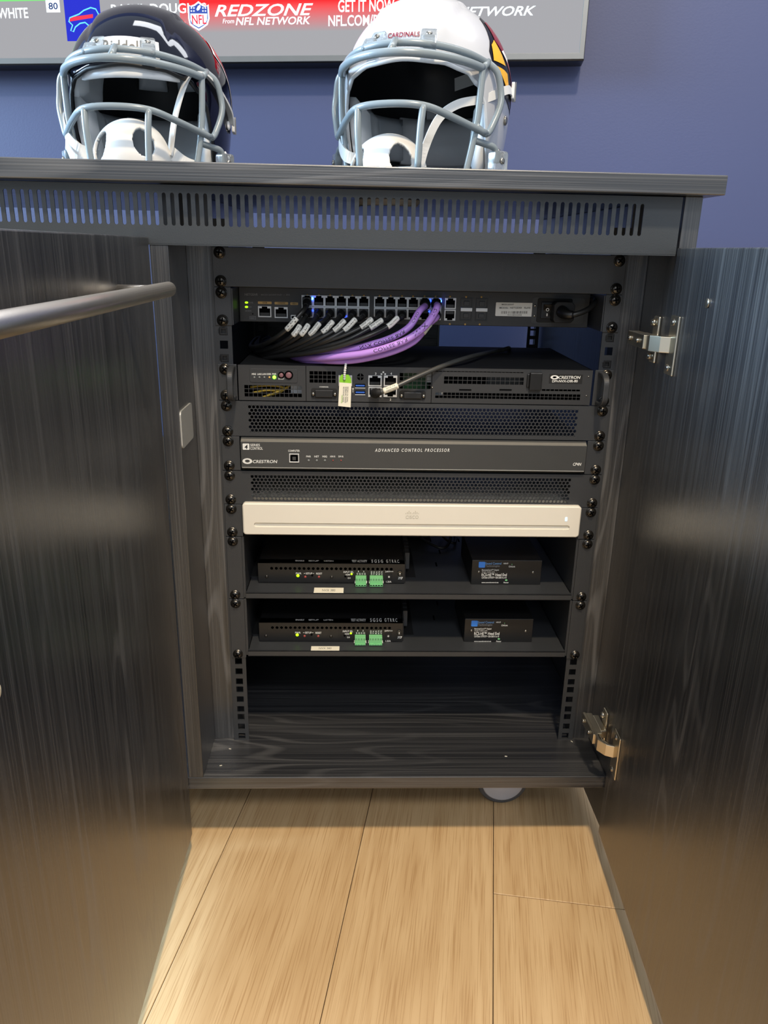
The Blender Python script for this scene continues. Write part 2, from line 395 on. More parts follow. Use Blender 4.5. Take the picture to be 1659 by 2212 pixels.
# ------------------------------------------------------------------ setting: floor planks and wall
b = MB(Matrix.Rotation(-A, 4, 'Z')); b.box(-1.6, 1.6, -2.2, .78, ZFLOOR-.03, ZFLOOR-.004)
floor = struct(b.build('floor', SEAM), 'light oak plank floor under and before the black cabinet', 'floor')
PW = .1853
def plank_mesh(length):
    m = MB(); w = PW/2-.0005; L = length/2-.0005; h = .004; e = .0006
    vs = [(-w,-L,-h),(w,-L,-h),(w,L,-h),(-w,L,-h),(-w,-L,-e*.6),(w,-L,-e*.6),(w,L,-e*.6),(-w,L,-e*.6),(-w+e,-L+e,0),(w-e,-L+e,0),(w-e,L-e,0),(-w+e,L-e,0)]
    fs = [(0,3,2,1)]+[(i,(i+1)%4,4+(i+1)%4,4+i) for i in range(4)]+[(4+i,4+(i+1)%4,8+(i+1)%4,8+i) for i in range(4)]+[(8,9,10,11)]
    m.add(vs, fs); return m.mesh('plank', OAK)
PLEN = 1.5; pm = plank_mesh(PLEN)
for k in range(-7, 8):
    cx = .135+PW*(k+.5)
    joint = -.1377 if k == 0 else (-.62-.11*((k*7) % 4))   # where a board ends
    n0 = math.floor((-2.2-joint)/PLEN)
    for i in range(n0, 3):
        cy = joint+PLEN*(i+.5)
        if cy+PLEN/2 < -2.2 or cy+PLEN/2 > .75+PLEN*.4: 
            if cy-PLEN/2 > .7: continue
        if cy+PLEN/2 < -2.2: continue
        o = inst('plank', pm, room(cx, cy, ZFLOOR), floor); o.rotation_euler = (0, 0, -A)
YW = .76
b = MB(Matrix.Rotation(-A, 4, 'Z')); yw = YW*math.cos(A)
b.box(-2.4, 2.4, yw, yw+.1, ZFLOOR-.03, 1.95)
struct(b.build('wall_back', NAVY), 'navy blue painted wall behind the cabinet and screen', 'wall')

# ------------------------------------------------------------------ credenza
XL, XLO, XR, XRO = -.272, -.2915, .269, .288
cab = thing('av_credenza', 'black wood-grain credenza with both doors open and a slotted vent along the top', 'cabinet', (-.29, .2, ZFLOOR))
MB().box(XR, XRO, YF, .58, -.752, .0600).build('side_panel', WOOD_V, cab, bevel=.0012)
MB().box(-.872, -.853, YF, .58, -.752, .0600).build('side_panel', WOOD_V, cab, bevel=.0012)
m = MB(); m.box(XLO, XL, YF, .58, ZS, .0005); m.box(XLO, XL, -.02, .58, .0005, .0600); m.build('divider_panel', WOOD_V, cab, bevel=.0008)
MB().box(-.853, XR, YF, .58, ZS-.0188, ZS).build('bottom_panel', WOOD_F, cab, bevel=.0013)
MB().box(-.853, XR, .566, .58, ZS, -.36).build('back_panel', WOOD_H, cab)
MB().box(XL, -.2440, .004, .022, ZS, .0600).build('filler_strip', WOOD_V, cab, bevel=.0004)
MB().box(.2440, XR, .004, .022, ZS, .0600).build('filler_strip', WOOD_V, cab, bevel=.0004)
xe = at(945, 728, y=.56).x
MB().box(XL, xe, .566, .58, -.36, -.03).build('back_panel', WOOD_H, cab)
MB().box(xe, xe+.0035, .560, .58, -.36, -.03).build('edge_band', PRINT, cab)
# slotted vent grille: real rounded slots
def slotted(x0, x1, z0, z1, y0, y1, first, pitch, n, w, s0, s1):
    m = MB(); r = w/2
    arcs = 5
    def cell(xc):
        L = []; Rr = []
        for i in range(arcs+1):
            a = math.pi/2*(1-i/arcs)
            L.append((xc-r*math.cos(a), s1-r+r*math.sin(a)))
        for i in range(arcs+1):
            a = math.pi/2*(i/arcs)
            L.append((xc-r*math.cos(a), s0+r-r*math.sin(a)))
        Rr = [(2*xc-x, z) for x, z in L]
        return L, Rr
    for k in range(n):
        xc = first-k*pitch; xa, xb = xc-pitch/2, xc+pitch/2
        L, Rr = cell(xc)
        for yy in (y0, y1):
            for side, xe in ((L, xa), (Rr, xb)):
                vs = [(x, yy, z) for x, z in side]+[(xe, yy, z) for x, z in side]; q = len(side)
                m.add(vs, [(i, i+1, q+i+1, q+i) for i in range(q-1)])
            m.add([(xa,yy,s1),(xb,yy,s1),(xb,yy,z1),(xa,yy,z1)], [(0,1,2,3)])
            m.add([(xa,yy,s0),(xb,yy,s0),(xb,yy,z0),(xa,yy,z0)], [(0,1,2,3)])
        for side in (L, Rr):
            q = len(side); vs = [(x, y0, z) for x, z in side]+[(x, y1, z) for x, z in side]
            m.add(vs, [(i, i+1, q+i+1, q+i) for i in range(q-1)])
    xe = first-(n-.5)*pitch; xs = first+.5*pitch
    m.box(xs, x1, y0, y1, z0, z1); m.box(x0, xe, y0, y1, z0, z1)
    m.box(x0, x1, y0, y1, z0-.0004, z0+.0001); m.box(x0, x1, y0, .012+y1, z1-.0005, z1)
    m.box(x0, x1, y0+.0002, y1+.03, z0-.0015, z0)       # folded bottom lip
    return m
GY = -.0835
slotted(-.851, .2660, .0018, .0592, GY, GY+.0014, .2240, .00842, 126, .0040, .0195, .0512).build('vent_grille', GRILLE, cab)
# doors, standing open
DL = math.atan(.053)
RD_O = V((.2665, -.0848, 0)); RD_D = V((-math.sin(DL), -math.cos(DL), 0)); RD_N = V((math.cos(DL), -math.sin(DL), 0))
xfR = Matrix.Translation(RD_O) @ Matrix((( RD_N.x, RD_D.x, 0, 0), (RD_N.y, RD_D.y, 0, 0), (0, 0, 1, 0), (0, 0, 0, 1)))
rdoor = MB(xfR).box(0, .019, 0, .553, -.7565, .0085).build('door', WOOD_V2, cab, bevel=.0013, label='door standing open, inner face showing two steel hinges')
def on_rdoor(u, v):
    d = ray(u, v); t = (RD_O-CAM).dot(RD_N)/d.dot(RD_N); return CAM+d*t
p = on_rdoor(1530, 655)
m = MB(); m.lathe([(.0005, -.002), (.0042, -.0019), (.0046, -.0012), (.0046, 0)], p, tuple(RD_N), 14)
m.build('screw_cap', SCREWS, rdoor, smooth=True, label='bright steel screw head')
LDX = -.2912
ldoor = MB().box(LDX-.019, LDX, -.655, -.0848, -.7565, .0078).build('door', WOOD_V2, cab, bevel=.0013, label='door standing open, outer face with a steel bar handle')
hx = -.253; hz = -.0395
m = MB(); m.tube([(hx, -.172, hz), (hx, -.1728, hz), (hx, -.60, hz), (hx, -.601, hz)], [.0062, .0070, .0070, .0062], 24)
hd = m.build('bar_handle', BRUSH, ldoor, smooth=True, label='brushed steel tubular bar handle')
for y in (-.205, -.57): MB().cyl((LDX, y, hz), (hx, y, hz), .005, 14).build('handle_post', BRUSH, hd, smooth=True)
q = at(-11, 1496, x=LDX+.008)
m = MB(); m.lathe([(.001, .010), (.005, .0095), (.0068, .008), (.0075, 0)], (LDX, q.y, q.z), (1, 0, 0), 18)
m.build('door_bumper', BEIGE, ldoor, smooth=True)
# catch plate on the divider
m = MB(Matrix.Translation((XL, 0, 0)) @ Matrix.Rotation(math.pi/2, 4, 'Z'))
m.prism(rrect(-.0815, -.0225, -.2195, -.1765, .005), -.0016, 0)
m.build('catch_plate', ALU, cab, label='plain steel catch plate')
# concealed hinges
def hinge(z0, first=None):
    h = MB(); o = V((XR, -.045, z0))
    # door flange
    ho = MB(xfR).prism([(0, 0)], 0, 0) if False else None
    root = MB(xfR).box(-.0026, 0, .017, .042, z0-.031, z0+.031).build('hinge', CHROME, cab, bevel=.001, label='nickel-plated concealed hinge')
    for dz in (-.024, .024):
        MB(xfR).lathe([(.0005, -.0045), (.003, -.0044), (.0042, -.0026), (.0042, 0)], (0, .027, z0+dz), (1, 0, 0), 12).build('screw', SCREWS, root, smooth=True)
    # knuckle between door and arm
    kx = xfR @ V((-.001, .024, 0)); m = MB()
    m.prism([(0, 0)], 0, 0) if False else None
    a0 = V((kx.x-.0005, kx.y, z0)); a1 = V((.2475, -.094, z0)); a2 = V((.2475, -.076, z0))
    m.ribbon([a0, a0.lerp(a1, .5)+V((-.001, -.003, 0)), a1, a2], V((0, 0, 1)), .017, .004)
    m.ribbon([a0+V((-.003, .006, 0)), V((.253, -.09, z0)), V((.253, -.074, z0))], V((0, 0, 1)), .011, .002)
    m.build('hinge_link', CHROME, root, bevel=.0006)
    # arm along the side panel
    m = MB(); m.box(.2435, .2475, -.082, -.030, z0-.0075, z0+.0075); m.box(.2475, .2560, -.080, -.032, z0-.0075, z0-.0062); m.box(.2475, .2560, -.080, -.032, z0+.0062, z0+.0075)
    m.build('hinge_arm', CHROME, root, bevel=.0008)
    # mounting plate with wings
    m = MB(); m.box(.2655, XR, -.062, -.046, z0-.026, z0+.026); m.box(.2560, .2655, -.072, -.034, z0-.006, z0+.006)
    m.build('mounting_plate', CHROME, root, bevel=.0015)
    for dz in (-.019, .019):
        MB().lathe([(.0005, .0055), (.003, .0052), (.0042, .003), (.0042, 0)], (.2655, -.054, z0+dz), (-1, 0, 0), 12).build('screw', SCREWS, root, smooth=True)
    for yy in (-.040, -.066):
        MB().lathe([(.0005, .003), (.0026, .0028), (.0032, 0)], (.2437, yy, z0), (-1, 0, 0), 12).build('screw', SCREWS, root, smooth=True)
hinge(-.0905); hinge(-.6080)
# casters
def caster(x, y):
    r = .038; cz = ZFLOOR+r
    root = MB().box(x-.03, x+.03, y-.03, y+.03, ZS-.0188-.004, ZS-.0188).build('caster', STEEL_BLK, cab, bevel=.001)
    m = MB(); m.cyl((x, y, ZS-.022), (x, y, cz+.012), .011, 14); m.box(x-.012, x+.012, y-.008, y+.008, cz-.004, cz+.03); m.build('fork', STEEL_BLK, root)
    for s in (-1, 1):
        m = MB(); m.lathe([(.0352, -.001), (.038, .002), (.038, .014), (.036, .017), (.031, .0175)], (x, y+s*.006, cz), (0, s, 0), 40); t = m.build('tyre', TYRE, root, smooth=True)
        m = MB(); m.lathe([(.031, .012), (.031, .0175), (.029, .0192), (.012, .0205), (.001, .0207)], (x, y+s*.006, cz), (0, s, 0), 40); m.build('wheel_cap', HUBG, root, smooth=True)
for cx, cy in ((.151, .036), (-.78, .036), (.151, .52), (-.78, .52)): caster(cx, cy)

# worktop
wt = MB().box(-.905, .3015, -.1035, .60, .0600, .0790).build('worktop', WOOD_H, None, bevel=.0012)
tag(wt, 'black wood-grain worktop carrying the two football helmets', 'worktop')

# ------------------------------------------------------------------ rack rails
U = .04445
HO = (.00635, .0222, .0381)
rack = thing('equipment_rack', 'black steel rack rails with square holes fixed inside the cabinet', 'rack', (0, .25, ZS))
def rail(xc, y, z0, z1, sgn, w0=.0112, w1=.0100):
    holes = []
    for u in range(15):
        for h in HO:
            z = -u*U-h; holes.append((xc-.0048, xc+.0048, z-.0048, z+.0048))
    xa, xb = (xc-w0, xc+w1) if sgn < 0 else (xc-w1, xc+w0)
    m = MB(); m.plate(xa, xb, z0, z1, y, y+.002, holes)
    xo = xa if sgn < 0 else xb-.002
    m.box(xo, xo+.002, y+.002, y+.035, z0, z1)
    return m.build('rail', STEEL_BLK, rack)
for sg in (-1, 1):
    rail(sg*.2326, 0, ZS, .03, sg)
    rail(sg*.2494, .50, ZS, .03, sg)
def cage_nut(xc, z):
    m = MB(); m.plate(xc-.0046, xc+.0046, z-.0046, z+.0046, .0004, .004, [(xc-.0024, xc+.0024, z-.0024, z+.0024)])
    m.box(xc-.006, xc-.0047, -.0006, .003, z-.003, z+.003); m.box(xc-.0046, xc+.0046, .0035, .005, z-.0046, z+.0046)
    m.build('cage_nut', BLK, rack, bevel=.0003)
for sg in (-1, 1):
    cage_nut(sg*.2326, -2*U-HO[0]); cage_nut(sg*.2326, -2*U-HO[2])

# screws shared by all rack units
sm = MB(); sm.lathe([(.0068, 0), (.0068, -.0008), (.0058, -.0009), (.0055, -.0016), (.0046, -.0030), (.0030, -.0038), (.0005, -.0042)], (0, 0, 0), (0, 1, 0), 20)
for a in (.3, .3+math.pi/2):
    c, s = math.cos(a), math.sin(a); x = MB(Matrix.Rotation(-a, 4, 'Y')); x.box(-.0034, .0034, -.0045, -.0030, -.0008, .0008, 1); sm.v_ = None
    o = len(sm.v); sm.v += x.v; sm.f += [tuple(i+o for i in f) for f in x.f]; sm.m += x.m
SCREW_ME = sm.mesh('screw', [SCREW, PIT], True)
def rack_screw(parent, sg, u, h, y=-.002):
    o = inst('screw', SCREW_ME, (sg*.23255, y, -u*U-HO[h]), parent)
    o.rotation_euler = (0, random.uniform(0, 1.5), 0)
def ears(parent, u0, nu, xin, y0=-.002, y1=0, mt=STEEL_BLK, top=True, name='mounting_ear'):
    for sg in (-1, 1):
        z0, z1 = -(u0+nu)*U+.0005, -u0*U-.0005
        x0, x1 = sorted((sg*xin, sg*.2413))
        MB().box(x0, x1, y0, y1, z0, z1).build(name, mt, parent, bevel=.0005)
        rack_screw(parent, sg, u0, 0, y0); rack_screw(parent, sg, u0+nu-1, 2, y0)
def all_screws(parent, u0, nu, y=-.002):
    for sg in (-1, 1): rack_screw(parent, sg, u0, 0, y); rack_screw(parent, sg, u0+nu-1, 2, y)

# U0 blank panel
bp = thing('blanking_panel', 'plain black blanking panel at the top of the rack', 'rack panel', (0, 0, -U))
m = MB(); m.box(-.2413, .2413, -.002, 0, -U+.0004, -.0004); m.box(-.215, .215, 0, .012, -.0016, -.0006); m.box(-.215, .215, 0, .012, -U+.0006, -U+.0016)
m.build('panel', STEEL_BLK, bp, bevel=.0005); all_screws(bp, 0, 1)

# ------------------------------------------------------------------ U1 network switch (set back from the rails)
SY = .045
sw = thing('network_switch', 'dark rack network switch with two rows of ports crowded by black and purple cables', 'network switch', (0, SY, -2*U))
z0, z1 = -2*U+.0012, -U-.0016
MB().box(-.2195, .2165, SY, .30, z0, z1).build('chassis', DEV, sw, bevel=.0008)
ears(sw, 1, 1, .2215)
for sg in (-1, 1):
    x0, x1 = sorted((sg*.2200, sg*.2222)); MB().box(x0, x1, 0, .12, z0, z1).build('bracket', STEEL_BLK, sw)
# ports
def port_mesh(w, h, flip, name='port'):
    m = MB(); t = .0013; s = -1 if flip else 1
    def bx(x0, x1, a, b_, y0=-.0014, y1=.0, mi=0):
        a, b_ = sorted((s*a, s*b_)); m.box(x0, x1, y0, y1, a, b_, mi)
    W2, H2 = w/2, h/2
    bx(-W2, -W2+t, -H2, H2); bx(W2-t, W2, -H2, H2); bx(-W2+t, W2-t, -H2, -H2+t)
    n1 = .0017; n2 = .0034
    bx(-W2+t, -n2, H2-.0012, H2); bx(n2, W2-t, H2-.0012, H2); bx(-n2, n2, H2-.0004, H2)
    bx(-W2+t, -n2, H2-.0026, H2-.0012); bx(n2, W2-t, H2-.0026, H2-.0012)
    bx(-W2+t, W2-t, -H2+t, H2-.0004, -.0003, 0, 1)
    bx(-W2+t+.001, W2-t-.001, -H2+t+.0004, -H2+t+.004, -.0012, -.0003, 2)
    return m.mesh(name, [PORTW, PIT, BLK])
PW_, PH_ = .0139, .0132
PM_T = port_mesh(PW_, PH_, False); PM_B = port_mesh(PW_, PH_, True); PM_L = port_mesh(.0162, .0132, False)
cols_u = [664, 688.7, 713, 737.5, 761.4, 785.8, 820, 844, 868.5, 892.6, 917, 941]
def zrow(u, top): # row centre heights on the switch face
    return -.0610 if top else -.0748
PX = [at(u, 660, y=SY).x for u in cols_u]
for i, x in enumerate(PX):
    inst('port', PM_T, (x, SY, -.0612), sw); inst('port', PM_B, (x, SY, -.0748), sw)
xg = [at(u, 672, y=SY).x for u in (972,)][0]
inst('port', PM_T, (xg, SY, -.0612), sw); inst('port', PM_B, (xg, SY, -.0752), sw)
for u, v in ((572, 673), (607.5, 675)):
    p = at(u, v, y=SY); inst('port', PM_L, (p.x, SY, p.z), sw)
for u in (1007, 1040):
    x = at(u, 672, y=SY).x
    m = MB(); m.plate(x-.0075, x+.0075, -.0815, -.0545, SY-.0012, SY, [(x-.0062, x+.0062, -.0802, -.0705), (x-.0062, x+.0062, -.0655, -.0558)])
    f = m.build('fibre_cage', BLK, sw)
    MB().box(x-.0072, x+.0072, SY-.0022, SY-.0012, -.0702, -.0660).build('cage_flap', PORTW, f, bevel=.0002)
    for zc in (-.0754, -.0606): MB().box(x-.0034, x+.0034, SY-.0016, SY, zc-.0026, zc+.0026).build('cage_latch', STEEL_BLK, f, bevel=.0003)
led_me = MB().lathe([(.0013, 0), (.0013, -.0004), (.0008, -.0009), (.0002, -.001)], (0, 0, 0), (0, 1, 0), 10)
LED_G = led_me.mesh('led', LEDY, True); LED_X = led_me.mesh('led', GOLD, True); LED_D = led_me.mesh('led', LEDX, True); LED_R = led_me.mesh('led', REDB, True)
for u in cols_u+[972, 1007, 1040]:
    p = at(u, 637+.012*(u-664), y=SY); inst('led', LED_X, (p.x, SY, p.z), sw)
for u, v in ((971.5, 700), (1004.5, 700.5), (1036, 700.5)):
    p = at(u, v, y=SY); inst('led', LED_X, (p.x, SY, p.z), sw)
for u, v in ((532.5, 653.5), (532.5, 663)):
    p = at(u, v, y=SY); o = inst('led', LED_G, (p.x, SY, p.z), sw); o.scale = (1.6, 1, 1)
def dot(u, v, y, r, mt, parent, name='led', sx=1, dep=.001):
    p = at(u, v, y=y); m = MB(); m.ball((p.x, y, p.z), r*sx, dep, r, 12, 8); return m.build(name, mt, parent, smooth=True)
for u, v, mt, r in ((673.5, 645, LEDB, .0016), (925.5, 650, LEDB, .0017), (951, 650.5, LEDB, .0017), (746.5, 683.5, LEDBS, .0012), (676, 671, LEDBS, .0010), (827, 683, LEDBS, .0010), (852, 685, LEDBS, .001), (927, 673, LEDBS, .001)):
    dot(u, v, SY-.0025, r, mt, sw)
for (u0, v0, u1, v1) in ((557, 651, 587, 657), (593, 652, 622.5, 658), (627, 653, 644, 659)):
    a = at(u0, v0, y=SY); c = at(u1, v1, y=SY); MB().prism(rrect(a.x, c.x, c.z, a.z, .0008, 3), SY-.0003, SY).build('name_tab', GOLD, sw)
tpx('OOB', sw, INK, 567, 652.5, 577, 655.5, SY-.0004); tpx('CONSOLE', sw, INK, 600, 653.2, 616, 656.5, SY-.0004); tpx('USB-C', sw, INK, 630, 654.5, 641, 657.5, SY-.0004)
tpx('NETGEAR', sw, PRINTG, 528.5, 633.5, 557, 638.5, SY, .02); tpx('M4250-26G4XF-PoE+  |  25G', sw, PRINTG, 564, 635, 626, 639.5, SY, .005)
tpx('POWER', sw, PRINTG, 537, 652, 547, 655.5, SY); tpx('FAN', sw, PRINTG, 537, 661.5, 543, 664.5, SY); tpx('LED MODE', sw, PRINTG, 530, 670, 543, 673, SY)
p = at(546, 678, y=SY); MB().lathe([(.0009, 0), (.0009, -.0002), (.0001, -.0003)], (p.x, SY, p.z), (0, 1, 0), 10).build('reset_hole', PIT, sw)
a = at(539, 683, y=SY); c = at(553, 690, y=SY)
m = MB(); m.plate(a.x, c.x, c.z, a.z, SY-.0003, SY, [(a.x+.0003, c.x-.0003, c.z+.0003, a.z-.0003)]); m.build('name_frame', PRINTG, sw); tpx('RESET', sw, PRINTG, 541, 685, 551, 688.5, SY)
a = at(628, 680, y=SY); c = at(643, 690, y=SY)
MB().prism(rrect(a.x, c.x, c.z, a.z, .0012, 4), SY-.0008, SY).build('usb_c_port', PORTW, sw); MB().prism(rrect(a.x+.0011, c.x-.0011, c.z+.0014, a.z-.0014, .0008, 3), SY-.001, SY).build('port_slot', PIT, sw)
# rating label, power inlet, rocker
a = at(1071.5, 653, y=SY); c = at(1150, 684, y=SY)
lb = MB().prism(rrect(a.x, c.x, c.z, a.z, .001, 3), SY-.0004, SY).build('rating_label', LABELW, sw)
tpx('M4250-26G4XF', lb, INKG, 1084, 656, 1110, 659.5, SY-.0005); tpx('MODEL  NETGEAR   RoHS', lb, INKG, 1079, 663, 1146, 667, SY-.0005)
for k in range(26):
    if random.random() < .8:
        p = at(1083+k*2.2, 672, y=SY); q = at(1083+k*2.2, 677.5, y=SY); w = random.choice((.0003, .0005, .0007)); MB().box(p.x, p.x+w, SY-.0006, SY-.0004, q.z, p.z).build('bar', INK, lb)
tpx('7KG1485AA0045', lb, INKG, 1096, 679, 1127, 682, SY-.0005)
a = at(1151, 642, y=SY); c = at(1258, 700, y=SY)
MB().prism(rrect(a.x, c.x, c.z, a.z, .003, 4), SY-.0005, SY).build('inlet_bezel', DEV2, sw)
a = at(1162, 644, y=SY); c = at(1232, 697.5, y=SY)
MB().prism(rrect(a.x, c.x, c.z, a.z, .0025, 4), SY-.0016, SY).build('power_inlet', BLKM, sw, bevel=.0004)
a = at(1169.5, 652, y=SY); c = at(1193.5, 688, y=SY)
rk = MB().box(a.x, c.x, SY-.0035, SY, c.z, a.z).build('rocker_frame', BLK, sw, bevel=.0005)
m = MB(); x0, x1 = a.x+.0026, c.x-.0026; zt, zb_, zm = a.z-.0028, c.z+.0022, (a.z+c.z)/2
m.add([(x0,SY-.0036,zb_),(x1,SY-.0036,zb_),(x1,SY-.0042,zm),(x0,SY-.0042,zm),(x0,SY-.0072,zt),(x1,SY-.0072,zt),(x0,SY,zb_),(x1,SY,zb_),(x0,SY,zt),(x1,SY,zt)],
      [(0,1,3,2),(2,3,5,4),(4,5,9,8),(0,2,4,8,6),(1,7,9,5,3),(0,6,7,1)])
m.build('rocker', BLK, rk)
tpx('O', rk, PRINT, 1179.5, 665.5, 1186.5, 672.5, SY-.0062, .03); tpx('I', rk, PRINT, 1180.5, 677, 1183, 683, SY-.0044, .02)
for v in (660, 682):
    dot(1156 if v < 670 else 1154.5, v, SY-.0005, .0017, SCREWS, sw, 'screw')

# ------------------------------------------------------------------ cables
def stretch(path, s):  # arc lengths
    L = [0]
    for i in range(1, len(path)): L.append(L[-1]+(path[i]-path[i-1]).length)
    return L
def sub(path, L, a, b, n=10):
    out = []
    for k in range(n+1):
        s = a+(b-a)*k/n
        for i in range(1, len(L)):
            if L[i] >= s-1e-9:
                t = (s-L[i-1])/max(L[i]-L[i-1], 1e-9); out.append(path[i-1].lerp(path[i], t)); break
        else: out.append(path[-1])
    return out
def at_s(path, L, s): return sub(path, L, s, s, 1)[0]
def near(path, L, q):
    i = min(range(len(path)), key=lambda k: (path[k]-q).length); return L[i]
def wrap_text(txt, parent, mt, path, L, s0, s1, r, hgt, flip=False, tilt=0.0, bold=.0):
    """print lettering around a cable between arc lengths s0..s1, on the side that faces the aisle"""
    def fn(p):
        u, w = p
        if flip: u, w = 1-u, 1-w
        s = s0+(s1-s0)*u; P = at_s(path, L, s); T = (at_s(path, L, min(s+.003, L[-1]))-at_s(path, L, max(s-.003, 0))).normalized()
        view = V((-.0718, -.9, .0)) - P; nrm = (view-T*view.dot(T)).normalized(); B = T.cross(nrm)
        if B.z < 0: B = -B
        th = (w-.5)*hgt/r+tilt
        return P+(nrm*math.cos(th)+B*math.sin(th))*(r+.00015)
    return lettering(txt, parent, mt, fn, 1, 1, bold)
def patch_cable(label, port, pts, r, mt, sleeve=None, boot=.020, group='black patch cables in the network switch', txt=None, boot_r=.0048, sides=10):
    path = spline([port]+pts, 9); L = stretch(path, 0)
    root = thing('patch_cable', label, 'cable', port, group)
    # plug body and ribbed boot
    p0 = V(port); d = (path[2]-path[0]).normalized()
    MB().box(p0.x-.0056, p0.x+.0056, p0.y-.009, p0.y+.004, p0.z-.0046, p0.z+.0046).build('plug', BLK, root, bevel=.0006)
    bp_ = sub(path, L, .006, .006+boot, 16)
    rs = [boot_r*(1-.30*i/16)+(.0004 if i % 2 else 0) for i in range(17)]
    MB().tube(bp_, rs, 12).build('boot', BLKM, root, smooth=True)
    MB().tube(sub(path, L, .01, L[-1], max(16, len(path))), r, sides).build('cord', mt, root, smooth=True)
    if sleeve:
        s0, s1 = sorted((near(path, L, sleeve[0]), near(path, L, sleeve[1])))
        sl = MB().tube(sub(path, L, s0, s1, 8), r+.0005, 14).build('label_sleeve', SLEEVE, root, smooth=True)
        if txt:
            for k, t in enumerate(txt): wrap_text(t, sl, INKG, path, L, s0+.002+.0015*k, s1-.002, r+.0006, .0017, True, .0+(.42-.84*k if len(txt) > 1 else 0), .01)
    return root, path, L
Q = lambda u, v, y: at(u, v, y=y)
PZT, PZB = -.0612, -.0748
cl = 'black patch cable plugged into the %s, white label sleeve'
ordn = ['first', 'second', 'third', 'fourth', 'fifth', 'sixth', 'seventh', 'eighth', 'ninth']
sl_px = [((648,704),(633,724)), ((666,702),(650,723)), ((690,699),(669,723)), ((719,695),(696,718)), ((744,693),(721,715)), ((768,690),(743,714)), ((803,690),(779,708)), ((825,692),(799,709)), ((859,687),(837,706))]
bcol = [0, 1, 2, 3, 4, 5, 6, 7, 8]
tx = [['NVX TP7','TV1'], ['TP2'], ['ROUTER','NVX TX1'], ['NVX','TV'], ['DIR-80','CRESTRON'], ['CP4N'], ['NVX 102','BAR'], ['BAR NVX','TP 101'], ['UPSTAIRS']]
tails = [  # where each cord runs once it leaves its sleeve: (u, v, depth)
    [(600,746,.02),(560,758,.06)], [(610,748,.018),(570,762,.06)], [(630,748,.014),(585,764,.055)],
    [(655,738,.0),(610,757,.02),(570,765,.06)], [(680,736,-.006),(625,760,.015),(575,769,.055)], [(700,737,-.01),(640,760,.01),(580,770,.05)],
    [(735,728,-.012),(675,748,-.004),(620,764,.02),(575,770,.055)], [(750,734,-.016),(690,752,-.008),(630,766,.016),(580,771,.05)], [(790,728,-.022),(720,752,-.016),(650,765,.0),(600,770,.03),(570,772,.06)]]
# the one in the upper row
s_a, s_b = Q(641, 687, .006), Q(619, 712, .006)
patch_cable(cl % 'upper left port', V((PX[0], SY, PZT)), [V((PX[0]-.0003, SY-.018, PZT-.003)), Q(657, 668, .012), s_a, s_b, Q(590, 733, .016), Q(560, 748, .05), V((-.215, .10, -.124)), V((-.214, .19, -.124)), V((-.212, .26, -.16))], .0029, CORD, (s_a, s_b), txt=['TP1','01'])
for i, c in enumerate(bcol):
    yb = .006-.002*i
    (ua, va), (ub, vb) = sl_px[i]; a, c2 = Q(ua, va, yb), Q(ub, vb, yb-.004)
    port = V((PX[c], SY, PZB))
    pts = [V((PX[c]-.0005, SY-.020, PZB-.001)), V((PX[c]-.0015, SY-.030, PZB-.005)).lerp(a, .45), a, c2]+[Q(*t) for t in tails[i]]
    pts += [V((-.205-.002*(i % 4), .11, -.1285+.0028*(i % 3))), V((-.208+.004*(i % 4), .19, -.1285+.003*(i % 3))), V((-.206+.004*(i % 4), .26, -.165))]
    patch_cable(cl % ('%s lower port from the left' % ordn[i]), port, pts, .0029, CORD, (a, c2), txt=tx[i])
# printed legend on the longest black cord is part of that cord; three purple cables follow
g = 'purple network cables'
r0, pa, La = patch_cable('topmost purple cable, COFFEE BAR written upside down, in the second last upper port', V((PX[10], SY, PZT)),
    [V((PX[10]-.0005, SY-.02, PZT-.002)), Q(906, 672, .004), Q(884, 706, -.006), Q(845, 730, -.012), Q(790, 747, -.014), Q(735, 758, -.008), Q(690, 765, .006), Q(640, 769, .04), V((-.17, .10, -.1285)), V((-.18, .18, -.1285)), V((-.18, .26, -.17))], .0040, PURPLE, None, .018, g, boot_r=.0066, sides=14)
wrap_text('NVX COFFEE BAR', r0, INK, pa, La, near(pa, La, Q(872, 715, -.008)), near(pa, La, Q(778, 749, -.014)), .0040, .0036, True, -.15, .015)
wrap_text('CARD', r0, INK, pa, La, near(pa, La, Q(903, 680, .0)), near(pa, La, Q(887, 698, -.005)), .0040, .0028, True, .1, .0)
r1, pb_, Lb = patch_cable('middle purple cable with NVX COFFEE BAR written on it, in the last upper port', V((PX[11], SY, PZT)),
    [V((PX[11]-.0003, SY-.02, PZT-.001)), Q(944, 664, .002), Q(934, 684, -.008), Q(915, 708, -.016), Q(880, 733, -.022), Q(835, 751, -.024), Q(785, 764, -.022), Q(735, 770, -.014), Q(690, 773, .0), Q(640, 773, .035), V((-.165, .09, -.1285)), V((-.170, .18, -.1285)), V((-.170, .26, -.17))], .0042, PURPLE, None, .016, g, boot_r=.0064, sides=14)
wrap_text('NVX', r1, INK, pb_, Lb, near(pb_, Lb, Q(917, 698, -.016)), near(pb_, Lb, Q(893, 721, -.02)), .0042, .0046, True, .1, .0)
wrap_text('COFFEE BAR', r1, INK, pb_, Lb, near(pb_, Lb, Q(880, 728, -.022)), near(pb_, Lb, Q(810, 760, -.023)), .0042, .0038, True, .05, .0)
wrap_text('TV2', r1, INK, pb_, Lb, near(pb_, Lb, Q(940, 670, -.004)), near(pb_, Lb, Q(930, 684, -.01)), .0042, .0034, True, .1, .0)
a, c2 = Q(927, 699, -.002), Q(912, 718, -.006)
